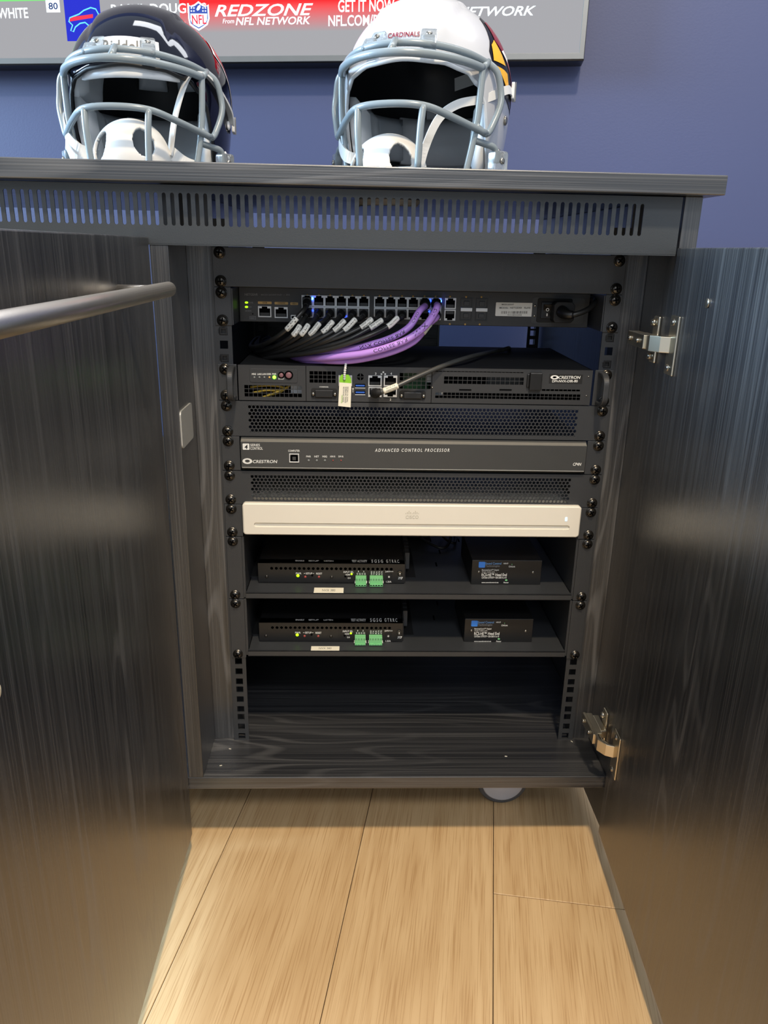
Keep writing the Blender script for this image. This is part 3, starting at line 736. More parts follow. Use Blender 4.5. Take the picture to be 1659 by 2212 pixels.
patch_cable('lowest purple cable with a white label sleeve, in the last lower port', V((PX[11], SY, PZB)),
    [V((PX[11]-.0002, SY-.02, PZB-.001)), Q(940, 688, .008), a, c2, Q(893, 738, -.010), Q(855, 757, -.014), Q(805, 771, -.014), Q(755, 779, -.010), Q(705, 779, .002), Q(650, 776, .03), V((-.155, .09, -.1285)), V((-.160, .18, -.1285)), V((-.160, .26, -.17))], .0041, PURPLE, (a, c2), .018, g, ['1-10M'], .0064, 14)
# mains lead
root = thing('power_cable', 'thick black power cord curving away from the switch inlet', 'power cable', Q(1215, 672, SY))
a = Q(1192, 650, SY-.004); c = Q(1232, 696, SY-.004)
MB().prism([(a.x+.002, c.z), (c.x-.004, c.z), (c.x, c.z+.004), (c.x, a.z-.004), (c.x-.004, a.z), (a.x+.003, a.z), (a.x, a.z-.004), (a.x, c.z+.004)], SY-.020, SY-.001).build('plug', BLKM, root, bevel=.001)
pp = spline([Q(1212, 672, SY-.018), Q(1228, 680, SY-.030), Q(1250, 677, SY-.032), Q(1275, 665, SY-.026), Q(1287, 648, SY-.010), V((.2185, .07, -.055)), V((.219, .2, -.07)), V((.219, .4, -.09))], 8)
Lp = stretch(pp, 0)
MB().tube(sub(pp, Lp, 0, .020, 8), [.0075, .0074, .0072, .0070, .0064, .0060, .0054, .0050, .0047], 14).build('strain_relief', BLK, root, smooth=True)
MB().tube(pp, .0035, 12).build('cord', CORD, root, smooth=True)

# ------------------------------------------------------------------ U3 server
FY = -.003
sv = thing('rack_server', 'low black rack server with grid vents, front handles and a bright green power light', 'server', (0, .1, -4*U))
zt, zb_ = -3*U-.0008, -4*U+.0008
def px_rect(u0, v0, u1, v1, y=FY):
    a, c = at(u0, v0, y=y), at(u1, v1, y=y); return a.x, c.x, c.z, a.z
def grid(holes, u0, v0, u1, v1, nx, nz, bar=.0006):
    x0, x1, zz0, zz1 = px_rect(u0, v0, u1, v1); dx, dz = (x1-x0)/nx, (zz1-zz0)/nz
    for i in range(nx):
        for k in range(nz): holes.append((x0+i*dx+bar/2, x0+(i+1)*dx-bar/2, zz0+k*dz+bar/2, zz0+(k+1)*dz-bar/2))
holes = []
grid(holes, 527, 831, 652.5, 859, 13, 3); grid(holes, 668, 801, 725.5, 828, 6, 3); grid(holes, 863, 805, 919, 841, 6, 4); grid(holes, 922, 805, 931, 841, 1, 4)
grid(holes, 940, 800.5, 1131, 806.5, 24, 1); grid(holes, 959, 812.5, 1131, 832, 17, 2); grid(holes, 940, 847, 1253, 865, 36, 2); grid(holes, 1170, 840, 1253, 846.3, 9, 1)
m = MB(); m.plate(-.2168, .2152, zb_, zt, FY, FY+.0012, holes); m.build('faceplate', DEV, sv)
m = MB()
m.box(-.2168, .2152, FY+.0012, .222, zt-.0012, zt); m.box(-.2168, .2152, FY+.0012, .222, zb_, zb_+.0012)
m.box(-.2168, -.2156, FY+.0012, .222, zb_, zt); m.box(.2140, .2152, FY+.0012, .222, zb_, zt); m.box(-.2168, .2152, .2208, .222, zb_, zt)
m.box(-.2160, .2140, .06, .061, zb_, zt-.0012)
m.build('chassis', BLKM, sv)
ears(sv, 3, 1, .2185)
# panel seams and raised control panel
for u in (661, 933): x = at(u, 820, y=FY).x; MB().box(x-.0003, x+.0003, FY-.0004, FY, zb_, zt).build('panel_seam', PIT, sv)
x0, x1, q0, q1 = px_rect(539, 796, 643, 827)
cp = MB().prism(rrect(x0, x1, q0, q1, .002, 3), FY-.0008, FY).build('control_panel', DEV, sv, bevel=.0002)
for u, mt in ((549.5, LED_D), (560.5, LED_D), (571, LED_D), (582, LED_X)):
    p = at(u, 815, y=FY-.0008); inst('led', mt, (p.x, FY-.0008, p.z), cp)
dot(592.5, 815, FY-.0012, .0022, LEDG, cp)
for u, r in ((608, .0031), (624, .0043)):
    p = at(u, 810, y=FY); MB().lathe([(r+.0009, 0), (r+.0009, -.001), (r, -.0011)], (p.x, FY-.0008, p.z), (0, 1, 0), 18).build('button_ring', PIT, cp)
    MB().lathe([(r*.85, 0), (r*.85, -.0022), (r*.6, -.0026), (.0003, -.0027)], (p.x, FY-.0008, p.z), (0, 1, 0), 18).build('button', PINK, cp, smooth=True)
for t, u0, u1 in (('MSG', 544, 553), ('LAN2', 556, 565), ('LAN1', 566.5, 576), ('DISK', 577.5, 586), ('PWR', 588, 597)):
    tpx(t, cp, PRINT, u0, 806, u1, 810, FY-.0008, .03)
tpx('RESET', cp, PRINT, 601.5, 816.5, 614, 820, FY-.0008, .03)
# wires and a white block seen through the vents
for pts in ([(541, 836, .012), (570, 833, .010), (600, 834, .010), (622, 840, .014)], [(546, 848, .010), (575, 843, .008), (598, 843, .010), (622, 836, .014)], [(567, 858, .008), (585, 852, .007), (602, 845, .008), (626, 833, .014)], [(576, 856, .012), (600, 849, .011), (618, 839, .012)], [(945, 864, .012), (958, 862, .010)]):
    MB().tube(spline([Q(*t) for t in pts], 6), .0014, 8).build('wire', YWIRE, sv, smooth=True)
for (u0, v0, u1, v1, y) in ((628, 833, 652, 850, .012), (1053, 812, 1131, 832, .012), (923, 806, 931, 826, .01), (940, 847, 956, 853, .01)):
    a, c = Q(u0, v0, y), Q(u1, v1, y); MB().box(a.x, c.x, y, y+.012, c.z, a.z).build('inner_block', PADG if u0 != 1053 else DEV2, sv)
MB().box(*[at(870, 830, y=.02).x, at(925, 830, y=.02).x], .02, .022, -.172, -.140).build('circuit_board', mat('green_circuit_board', (40, 84, 44), .5), sv)
# connector covers
for (u0, v0, u1, v1) in ((672, 838, 728, 861), (863, 843, 919, 864)):
    x0, x1, q0, q1 = px_rect(u0, v0, u1, v1)
    k = MB().prism(rrect(x0, x1, q0, q1, .003, 3), FY-.001, FY).build('connector_cover', BLKM, sv, bevel=.0003)
    w = x1-x0
    MB().prism([(x0+.17*w, q0+.002), (x1-.17*w, q0+.002), (x1-.15*w, q1-.002), (x0+.15*w, q1-.002)], FY-.0035, FY-.001).build('cover_cap', BLK, k, bevel=.0005)
    for xx in (x0+.08*w, x1-.08*w): MB().lathe([(.0022, 0), (.0022, -.0022), (.0012, -.003), (.0002, -.003)], (xx, FY-.001, (q0+q1)/2-.0006), (0, 1, 0), 10).build('screw', SCREWS, k, smooth=True)
tpx('COM(RS232)', sv, PRINT, 690, 834.5, 709, 837.5, FY, .03)
# RJ45 ports
PS = port_mesh(.0162, .0130, False); PSB = port_mesh(.0162, .0122, True)
for (u, v, me) in ((810, 822.5, PS), (843.5, 822.5, PS), (810, 846.5, PSB), (843, 846.5, PSB), (746, 822, PS)):
    p = at(u, v, y=FY); inst('port', me, (p.x, FY-.0002, p.z), sv)
for t, u, v in (('3', 811.5, 807), ('4', 845, 807), ('2', 843.5, 862.5)): tpx(t, sv, PRINT, u-1.6, v-2.5, u+1.6, v+2.5, FY, .03)
for u, v in ((824, 808), (828, 804), (832, 808)):
    a, c = Q(u-1.6, v-1.6, FY), Q(u+1.6, v+1.6, FY); MB().box(a.x, c.x, FY-.0003, FY, c.z, a.z).build('network_mark', PRINT, sv)
p = at(778.5, 814, y=FY)
MB().lathe([(.0042, 0), (.0042, -.0003), (.0001, -.0003)], (p.x, FY, p.z), (0, 1, 0), 20).build('speaker_hole', PIT, sv)
for a in (0, math.pi/2): MB(Matrix.Translation((p.x, FY, p.z)) @ Matrix.Rotation(a, 4, 'Y')).box(-.0044, .0044, -.0006, -.0003, -.0005, .0005).build('speaker_bar', DEV, sv)
for v in (834, 848.5):
    x0, x1, q0, q1 = px_rect(767, v-4.8, 789, v+4.8)
    k = MB().box(x0, x1, FY-.0006, FY, q0, q1).build('usb_port', PIT, sv)
    MB().box(x0, x1, FY-.0009, FY, q0, q0+.0009).build('usb_shell', PORTW, k); MB().box(x0+.0008, x1-.0008, FY-.0012, FY-.0006, q0+.0024, q1-.001).build('usb_tongue', USBB, k)
tpx('Y', sv, PRINT, 760.5, 838, 764.5, 848, FY, .03)
# right hand latch, lettering, screws, slots
x0, x1, q0, q1 = px_rect(1139, 804, 1167, 842)
m = MB(); m.box(x0+.003, x1, FY-.006, FY, q0, q1); m.box(x0, x0+.003, FY-.003, FY, q0+.003, q1-.002); m.build('bay_latch', BLK, sv, bevel=.0008)
x0, x1, q0, q1 = px_rect(1187, 808, 1257, 829); lp = MB().box(x0, x1, FY-.0003, FY, q0, q1).build('name_plate', BLKM, sv)
tpx('CRESTRON', lp, PRINT, 1207, 812, 1254, 818.5, FY-.0004, .03, .15); tpx('DM-NVX-DIR-80', lp, PRINT, 1193, 820.5, 1248, 826, FY-.0004, .03)
p = at(1198, 815, y=FY)
m = MB(Matrix.Translation((p.x, FY-.0004, p.z)) @ Matrix.Diagonal((1.5, 1, .75, 1))); m.lathe([(.0034, 0), (.0034, -.0002), (.0017, -.0002), (.0016, 0)], (0, 0, 0), (0, 1, 0), 20); m.build('emblem', PRINT, lp)
for u, v in ((1170, 820), (1271, 813.5), (1266.5, 855), (934, 837)): dot(u, v, FY, .0011, SCREWS, sv, 'screw')
for u in (1005, 1092):
    x0, x1, q0, q1 = px_rect(u-13, 840.5, u+13, 843.5); MB().box(x0, x1, FY-.0006, FY, q0, q1).build('latch_slot', PIT, sv)
# handles
for sg in (-1, 1):
    x = sg*.2255 if sg > 0 else -.2232
    h = spline([V((x, -.002, zb_+.0035)), V((x, -.018, zb_+.004)), V((x, -.027, zb_+.010)), V((x, -.028, (zt+zb_)/2)), V((x, -.027, zt-.010)), V((x, -.018, zt-.004)), V((x, -.002, zt-.0035))], 6)
    MB().ribbon(h, V((1, 0, 0)), .0075, .005).build('handle', STEEL_BLK, sv, bevel=.0015)
# short grey lead plugged in the lower left network port, crossing to the back
p = at(810, 846.5, y=FY)
root = thing('patch_cable', 'dark grey cable with a cream label running diagonally across the server front', 'cable', (p.x, FY, p.z))
MB().box(p.x-.0056, p.x+.0056, FY-.012, FY+.006, p.z-.0050, p.z+.0046).build('plug', BLK, root, bevel=.0006)
pts = [V((p.x, FY-.010, p.z)), Q(815, 848, FY-.024), Q(828, 845, FY-.026), Q(859, 833, FY-.024), Q(905, 812, FY-.016), Q(960, 789, FY), Q(1015, 771, .03), at(1062, 760.5, z=-.1302), at(1084, 756, z=-.1302), at(1100, 752.5, z=-.1302), V((.155, .26, -.15))]
path = spline(pts, 9); L = stretch(path, 0)
MB().tube(sub(path, L, .0, .020, 14), [.0060, .0062, .0060, .0062, .0060, .0058, .0060, .0055, .0056, .005, .005, .0046, .0045, .004, .0038], 12).build('boot', BLKM, root, smooth=True)
MB().tube(path, .0029, 10).build('cord', GREYCORD, root, smooth=True)
s0, s1 = near(path, L, Q(828, 845, FY-.026)), near(path, L, Q(859, 833, FY-.024))
sl = MB().tube(sub(path, L, s0, s1, 8), .0037, 14).build('label_sleeve', LABELC, root, smooth=True)
wrap_text('NVX-TX', sl, INKG, path, L, s0+.004, s1-.003, .0038, .0018, False, .4, 0); wrap_text('CRESTRON', sl, INKG, path, L, s0+.003, s1-.002, .0038, .0020, False, -.35, 0)
# hang tag with bead chain
ty = FY-.008
root = thing('hang_tag', 'cream paper tag with a lime green top hanging on a clear bead chain', 'tag', Q(746, 880, ty))
a, b_, c, d = Q(733, 826, ty), Q(759, 828, ty), Q(757.5, 880, ty), Q(730.5, 877, ty)
bpts = [(a.x, a.z), (b_.x, b_.z), (c.x, c.z), (d.x, d.z)]
MB().prism(bpts, ty, ty+.0006).build('tag_card', LABELC, root)
e1, e2 = Q(738, 809, ty), Q(753, 809.5, ty); f1, f2 = Q(733.5, 815, ty), Q(758.5, 818, ty)
MB().prism([(e1.x, e1.z), (e2.x, e2.z), (f2.x, f2.z), (b_.x, b_.z), (a.x, a.z), (f1.x, f1.z)], ty, ty+.0006).build('tag_top', LGREEN, root)
for k, (uu) in enumerate((738, 741.5, 746, 750)):
    P0, P1 = Q(uu, 870-(k % 2)*2, ty), Q(uu+1.4, 835+(k == 0)*18, ty)
    lettering(['REGULATORY', 'MODEL DM-NVX-DIR', 'SERIAL NUMBER', 'MADE TO ORDER'][k], root, LGREEN if k == 0 else INKG, (lambda p, P0=P0, P1=P1: V((P0.x+(P1.x-P0.x)*p[0]-.0018*p[1]+.0009, ty-.0003, P0.z+(P1.z-P0.z)*p[0]))), 1, 1, .0)
ch = spline([Q(744, 818, ty-.001), Q(744.5, 806, ty-.003), Q(746.5, 790, ty-.002), Q(747.5, 778, ty+.006)], 6); Lc = stretch(ch, 0)
for k in range(11):
    q = at_s(ch, Lc, Lc[-1]*k/10); MB().ball(q, .0017, .0017, .0017, 10, 6).build('bead', CUPW, root, smooth=True)

# ------------------------------------------------------------------ perforated vent panels
def hex_panel(u, label, x0=-.2045, x1=.2010):
    th = thing('vent_panel', label, 'vent panel', (0, 0, -(u+1)*U), 'perforated vent panels')
    zt, zb_ = -u*U-.0004, -(u+1)*U+.0004; pit = .00482; rp = pit*.866; rows = 8; ro = .00200
    n = int((x1-x0)/pit); zc0 = (zt+zb_)/2+rp*(rows-1)/2
    m = MB(); y0, y1 = -.002, -.0006
    def hexv(cx, cz):
        R = pit/math.sqrt(3); hv = []
        for i in range(6):
            a = math.radians(90+60*i); b = math.radians(90+60*(i+1))
            P0 = (cx+R*math.cos(a), cz+R*math.sin(a)); P1 = (cx+R*math.cos(b), cz+R*math.sin(b))
            hv += [P0, ((P0[0]+P1[0])/2, (P0[1]+P1[1])/2)]
        return hv
    for r in range(rows):
        cz = zc0-r*rp; off = pit/2 if r % 2 else 0
        cells = [(x0+off+i*pit, True) for i in range(n+1 if not off else n)]
        if off: cells = [(x0+off-pit, False)]+cells+[(x0+off+n*pit, False)]
        for cx, hole in cells:
            hv = hexv(cx, cz)
            if not hole: m.add([(x, y0, z) for x, z in hv], [tuple(range(12))]); continue
            iv = [(cx+ro*math.cos(math.radians(90+30*i)), cz+ro*math.sin(math.radians(90+30*i))) for i in range(12)]
            vs = [(x, y0, z) for x, z in hv]+[(x, y0, z) for x, z in iv]+[(x, y1, z) for x, z in iv]
            m.add(vs, [(i, (i+1) % 12, 12+(i+1) % 12, 12+i) for i in range(12)]+[(12+i, 12+(i+1) % 12, 24+(i+1) % 12, 24+i) for i in range(12)])
    mesh_o = m.build('mesh_field', STEEL_BLK, th)
    hx0, hx1 = x0-ro-.0002, x0+n*pit+ro+.0002; hz0, hz1 = zc0-(rows-1)*rp-ro-.0002, zc0+ro+.0002
    m = MB(); m.plate(-.2413, .2413, zb_, zt, -.0022, -.0002, [(hx0, hx1, hz0, hz1)])
    m.box(-.215, .215, -.0002, .012, zt-.0012, zt); m.box(-.215, .215, -.0002, .012, zb_, zb_+.0012)
    m.build('panel', STEEL_BLK, th); all_screws(th, u, 1, -.0022)
hex_panel(4, 'black honeycomb vent panel between the server and the control processor')
hex_panel(6, 'black honeycomb vent panel directly above the white codec')

# ------------------------------------------------------------------ U5 control processor
cp = thing('control_processor', 'graphite rack control processor with white lettering and one square USB socket', 'control processor', (0, .05, -6*U))
zt, zb_ = -5*U-.0008, -6*U+.0012; PY = -.007
m = MB(); X = .2168
m.add([(-X,0,zt),(X,0,zt),(X,PY,zt-.0052),(-X,PY,zt-.0052),(X,PY,zb_+.004),(-X,PY,zb_+.004),(X,0,zb_),(-X,0,zb_),(X,.2,zt),(-X,.2,zt),(X,.2,zb_),(-X,.2,zb_)],
      [(0,1,2,3),(3,2,4,5),(5,4,6,7),(9,8,1,0),(7,6,10,11),(8,9,11,10),(0,3,5,7,11,9),(1,8,10,6,4,2)])
m.build('body', DEV2, cp, bevel=.0004)
MB().box(-X+.001, X-.001, PY-.0004, PY, zb_+.0042, zb_+.0050).build('lower_trim', ALU, cp)
MB().add([(-X+.0006,-.0006,zt-.0006),(X-.0006,-.0006,zt-.0006),(X-.0006,PY-.0001,zt-.0050),(-X+.0006,PY-.0001,zt-.0050)], [(0,1,2,3)]).build('lit_bevel', mat('bevel_highlight_grey', (128, 126, 120), .35, metal=.4), cp)  # pale sheet over the top bevel, its light reflection painted as colour
ears(cp, 5, 1, .2185)
x0, x1, q0, q1 = px_rect(524, 958, 539, 971.5, PY); k = MB().prism(rrect(x0, x1, q0, q1, .0008, 3), PY-.0003, PY).build('series_badge', PRINT, cp)
tpx('4', k, INK, 528, 960.5, 535, 969.5, PY-.0004, .03, .15)
tpx('SERIES', cp, PRINT, 540.5, 958.5, 561.5, 964, PY, .01); tpx('CONTROL', cp, PRINT, 540.5, 965.5, 567.5, 971.5, PY, .01)
tpx('CRESTRON', cp, PRINT, 546, 993.5, 599, 1000.3, PY, .04, .15)
p = at(534.5, 996, y=PY); m = MB(Matrix.Translation((p.x, PY, p.z)) @ Matrix.Diagonal((1.35, 1, .8, 1))); m.lathe([(.0045, -.0001), (.0045, -.0004), (.0024, -.0004), (.0022, -.0001)], (0, 0, 0), (0, 1, 0), 22); m.build('emblem', PRINT, cp)
p = at(534.5, 996, y=PY); m = MB(Matrix.Translation((p.x, PY-.0003, p.z)) @ Matrix.Diagonal((1.3, 1, .6, 1))); m.lathe([(.002, -.0002), (.002, -.0003), (.0001, -.0003)], (0, 0, 0), (0, 1, 0), 16); m.build('emblem_core', DEV2, cp)
tpx('COMPUTER', cp, PRINT, 622.5, 971.5, 647.5, 976, PY, .02)
x0, x1, q0, q1 = px_rect(624.5, 979.5, 646.5, 999, PY); m = MB(); m.plate(x0, x1, q0, q1, PY-.0012, PY, [(x0+.0013, x1-.0013, q0+.0013, q1-.0012)]); k = m.build('usb_b_socket', PORTW, cp, bevel=.0003)
MB().prism([(x0+.0012, q0+.0012), (x1-.0012, q0+.0012), (x1-.0012, q1-.004), (x1-.0034, q1-.0012), (x0+.0034, q1-.0012), (x0+.0012, q1-.004)], PY-.0005, PY-.0002).build('socket_hole', PIT, k)
MB().box((x0+x1)/2-.0022, (x0+x1)/2+.0022, PY-.001, PY-.0005, q0+.003, q1-.0042).build('socket_tongue', DEV2, k, bevel=.0003)
for t, u, mt in (('PWR', 666.5, LED_D), ('NET', 684, LED_D), ('MSG', 701.5, LED_D), ('HW-R', 719, LED_R), ('SW-R', 736.5, LED_R)):
    tpx(t, cp, PRINT, u-5.5 if len(t) > 3 else u-5, 984, u+5.5 if len(t) > 3 else u+5, 988, PY, .03); p = at(u+.3, 994.5, y=PY); o = inst('led', mt, (p.x, PY, p.z), cp); o.scale = (1.15, 1, 1.15) if mt is LED_D else (.6, 1, .8)
tpx('ADVANCED CONTROL PROCESSOR', cp, PRINT, 810, 968.8, 971, 976, PY, .025, .2, 1.45)
tpx('CP4N', cp, PRINT, 1238, 999.5, 1256, 1006, PY, .03, .2)

# ------------------------------------------------------------------ U7 codec
cx = thing('video_codec', 'slim white video codec with a long groove and an embossed logo', 'video codec', (0, .05, -8*U))
CY = -.010; zt, zb_ = -.3075, -.3500
x0, x1, g0, g1 = -.2035, .2045, -.3392, -.3332
m = MB(); m.prism(rrect(-.2175, .2178, zb_, zt, .0042, 5), CY, .02); m.box(-.212, .212, .02, .26, zb_+.001, zt-.001); cb = m.build('body', CODECW, cx, bevel=.0012, seg=3)
# groove: a recessed channel drawn as a lip and a floor
m = MB(); m.prism(rrect(x0, x1, g0, g1, .0029, 6), -.1, .1); cut = m.build('groove_cutter', CODECG, None)
cmesh = cut.data; bpy.data.objects.remove(cut)
def groove_body():
    """white front with a real channel: outline with a stadium hole, walls and floor"""
    m = MB(); out = rrect(-.2175, .2178, zb_, zt, .0042, 5); inn = rrect(x0, x1, g0, g1, .0029, 5); n = len(out)
    e = .0014; out2 = rrect(-.2175+e, .2178-e, zb_+e, zt-e, .0032, 5); d = .0030
    inn2 = rrect(x0+.0008, x1-.0008, g0+.0008, g1-.0008, .0021, 5)
    rings = [(out, .02), (out, CY+e), (out2, CY), (inn, CY), (inn2, CY+d)]
    vs = [(x, y, z) for r, y in rings for x, z in r]
    fs = [(i*n+j, i*n+(j+1) % n, (i+1)*n+(j+1) % n, (i+1)*n+j) for i in range(4) for j in range(n)]
    fs.append(tuple(4*n+j for j in range(n))); fs.append(tuple(range(n))[::-1])
    m.add(vs, fs); m.box(-.212, .212, .02, .26, zb_+.001, zt-.001); return m
lo = cb.data; bpy.data.objects.remove(cb)
cb = groove_body().build('body', CODECW, cx)
ears(cx, 7, 1, .2190)
tpx('CISCO', cx, EMB, 876.5, 1113.5, 904, 1120.5, CY, .0, 0, 1.1)
for k, hh in enumerate((2.5, 5, 8, 5, 2.5, 5, 8, 5, 2.5)):
    a, c = Q(876+k*3.45, 1110.5-hh*.9+k*.03, CY), Q(876+k*3.45+1.1, 1110.5, CY); MB().box(a.x, c.x, CY-.0002, CY, c.z, a.z).build('logo_bar', EMB, cx)
a, c = Q(1221, 1117, CY), Q(1225, 1126, CY); MB().prism(rrect(a.x, c.x, c.z, a.z, .001, 3), CY-.0003, CY).build('status_light', LEDW, cx)

# ------------------------------------------------------------------ shelves and the boxes on them
def shelf(u0, zl, label, seed):
    th = thing('rack_shelf', label, 'rack shelf', (0, .15, -(u0+2)*U), 'black rack shelves')
    m = MB(); X = .2185; d = .32
    m.box(-X, X, -.004, d, zl-.0016, zl); m.box(-X, X, -.004, -.0025, zl-.0088, zl); m.box(-X, X, -.004, .010, zl-.0088, zl-.0076)
    for sg in (-1, 1):
        xa, xb = sorted((sg*X, sg*(X-.0015))); m.box(xa, xb, 0, d, zl-.0088, zl)
    tr = m.build('tray', STEEL_BLK, th, bevel=.0004)
    for r in range(4):
        for c in range(9):
            x = -.18+c*.045+(.01 if r % 2 else 0); MB().box(x-.0012, x+.0012, .09+r*.05, .105+r*.05, zl-.0001, zl+.00012).build('tray_slot', PIT, tr)
    for sg in (-1, 1):
        z0, z1 = -(u0+2)*U+.0005, -u0*U-.0005; xa, xb = sorted((sg*.2215, sg*.2413))
        MB().box(xa, xb, -.002, 0, z0, z1).build('mounting_ear', STEEL_BLK, th, bevel=.0005)
        xs, xt = sorted((sg*.2185, sg*.2215)); MB().prism([(0, 0)], 0, 0) if False else None
        m = MB(); m.add([(xs,0,zl-.0088),(xs,.02,zl-.0088),(xs,.3,zl-.0088),(xs,.3,zl),(xs,.03,z1),(xs,0,z1)]+[(xt,0,zl-.0088),(xt,.02,zl-.0088),(xt,.3,zl-.0088),(xt,.3,zl),(xt,.03,z1),(xt,0,z1)],
              [(0,1,2,3,4,5),(11,10,9,8,7,6)]+[(i,(i+1)%6,6+(i+1)%6,6+i) for i in range(6)]); m.build('side_web', STEEL_BLK, th)
        rack_screw(th, sg, u0, 0); rack_screw(th, sg, u0+1, 2)
    return th
Z1, Z2 = -.4342, -.5208
shelf(8, Z1, 'upper black rack shelf directly under the white codec', 1)
shelf(10, Z2, 'lower black rack shelf above the empty bottom of the cabinet', 2)
def encoder(x0, y, z, label, vo, uo):
    th = thing('av_encoder', label, 'video encoder', (x0+.1, y+.07, z), 'flat black encoder boxes')
    W, H, D = .1995, .0300, .155; x1 = x0+W
    holes = []
    n = 27
    hx0, hx1 = x0+.0185, x0+.181
    for i in range(n):
        xc = hx0+(hx1-hx0)*i/(n-1); holes.append((xc-.0020, xc+.0020, z+H-.0098, z+H-.0060))
    m = slotted(x0, x1, z+.0027, z+H, y, y+.0012, hx1, (hx1-hx0)/(n-1), n, .0041, z+H-.0100, z+H-.0059); m.build('front_panel', BLK, th)
    m = MB(); m.box(x0, x1, y+.0012, y+D, z+H-.0012, z+H); m.box(x0, x1, y+.0012, y+D, z+.0012, z+.0024); m.box(x0, x0+.0012, y+.0012, y+D, z+.0012, z+H); m.box(x1-.0012, x1, y+.0012, y+D, z+.0012, z+H)
    m.box(x0, x1, y+D-.0012, y+D, z+.0012, z+H); m.build('case', BLK, th, bevel=.0004)
    m = MB(); m.box(x0-.017, x0, y+.02, y+.13, z, z+.0014); m.box(x0-.0016, x0, y+.02, y+.13, z, z+H*.8); m.build('mounting_bracket', BLKM, th)
    m = MB(); m.box(x1, x1+.017, y+.02, y+.13, z, z+.0014); m.box(x1, x1+.0016, y+.004, y+.13, z, z+H+.0015)
    m.build('mounting_bracket', BLKM, th)
    for k in range(6): MB().box(x1+.002, x1+.008, y+.03+k*.013, y+.040+k*.013, z+.010, z+H+.004).build('bracket_tab', STEEL_BLK, th)
    def P(u, v): return at(u, v, y=y)
    def T(s, u0, v0, u1, v1, b_=.03): tpx(s, th, PRINT, u0+uo, v0+vo, u1+uo, v1+vo, y, b_)
    T('PWR', 639, 1236.5, 651, 1240.5); T('SETUP', 660.5, 1236.5, 674.5, 1240.5); T('RESET', 683, 1236.8, 696, 1240.8)
    T('-', 656.3, 1238, 659.3, 1239); T('-', 675.5, 1238, 678.5, 1239)
    T('INPUT SEL', 742, 1233.5, 764, 1237.5); T('HDMI', 746.5, 1239.5, 756, 1243); T('DI', 751.5, 1247, 757, 1250)
    T('1', 773.5, 1232.5, 775, 1236); T('2', 784.5, 1232.5, 787, 1236); T('S G S G', 770.5, 1237.5, 790, 1241.3)
    T('24V==', 832, 1232.7, 849.5, 1236.3); T('1.25A', 834, 1254.5, 845.5, 1258.3)
    for k in range(5):
        u = 801+k*5.6; a, c = P(u+uo, 1233.5+vo), P(u+uo+3, 1241.5+vo)
        lettering(['GND', 'TX', 'RX', 'RTS', 'CTS'][k], th, PRINT, (lambda p, a=a, c=c: V((c.x-(c.x-a.x)*p[1], y-.0003, c.z+(a.z-c.z)*p[0]))), 1, 1, .03)
    o = dot(643.5+uo, 1243.5+vo, y-.0005, .0022, LEDY, th); dot(759.5+uo, 1240+vo, y, .0015, LEDY, th)
    for u, v in ((659.5, 1246), (689, 1246)): dot(u+uo, v+vo, y, .0017, REDB, th, 'button')
    for u, v in ((576, 1246), (716.5, 1247)): dot(u+uo, v+vo, y, .0022, SCREW, th, 'screw')
    for u, v in ((746, 1245), (674.5, 1243)): dot(u+uo, v+vo, y, .0016, PIT, th, 'led')
    for (ua, ub, n2) in ((768, 791, 4), (798.5, 826.5, 5)):
        a, c = P(ua+uo, 1242.5+vo), P(ub+uo, 1263+vo); yy = y-.010
        t = MB(); t.box(a.x, c.x, y-.010, y, c.z+.006, a.z); t.box(a.x, c.x, y-.0115, y-.0005, max(c.z, z+.0008), c.z+.006); k = t.build('terminal_block', TBG, th, bevel=.0004)
        for i in range(n2):
            xc = a.x+(c.x-a.x)*(i+.5)/n2; MB().box(xc-.0012, xc+.0012, y-.0117, y-.0113, max(c.z, z+.0008)+.0014, c.z+.0046).build('wire_hole', PIT, k)
            MB().box(xc-.0009, xc+.0009, y-.0102, y-.0099, a.z-.0036, a.z-.0006).build('screw_slot', mat('terminal_screw', (96, 150, 104), .4) if 'terminal_screw' not in MATS else MATS['terminal_screw'], k)
        for xx in (a.x-.0010, c.x): MB().box(xx, xx+.0010, y-.008, y-.002, c.z+.0055, c.z+.0068).build('block_tab', PRINT, k)
    a, c = P(833.5+uo, 1239+vo), P(847+uo, 1252.5+vo); k = MB().plate(a.x, c.x, c.z, a.z, y-.0008, y, [(a.x+.0012, c.x-.0012, c.z+.0012, a.z-.0012)]).build('power_jack', BLKM, th); MB().cyl(((a.x+c.x)/2, y, (a.z+c.z)/2), ((a.x+c.x)/2, y-.001, (a.z+c.z)/2), .0013, 10).build('jack_pin', PORTW, k)
    p = P(863.5+uo, 1237.5+vo); MB().lathe([(.0034, 0), (.0034, -.002), (.0026, -.0024), (.0026, -.0045), (.001, -.006), (.0003, -.006)], (p.x, y, p.z), (0, 1, 0), 14).build('ground_screw', SCREWS, th, smooth=True)
    p = P(865+uo, 1249+vo)
    for dx in (-.002, 0, .002): MB(Matrix.Translation((p.x+dx, y, p.z)) @ Matrix.Rotation(.5, 4, 'Y')).box(-.0004, .0004, -.0003, 0, -.0018, .0018).build('ground_mark', PRINT, th)
    MB().box(p.x-.003, p.x+.0032, y-.0003, y, p.z+.0012, p.z+.0018).build('ground_mark', PRINT, th)
    # rear face legends repeated along the top edge
    zt = z+H
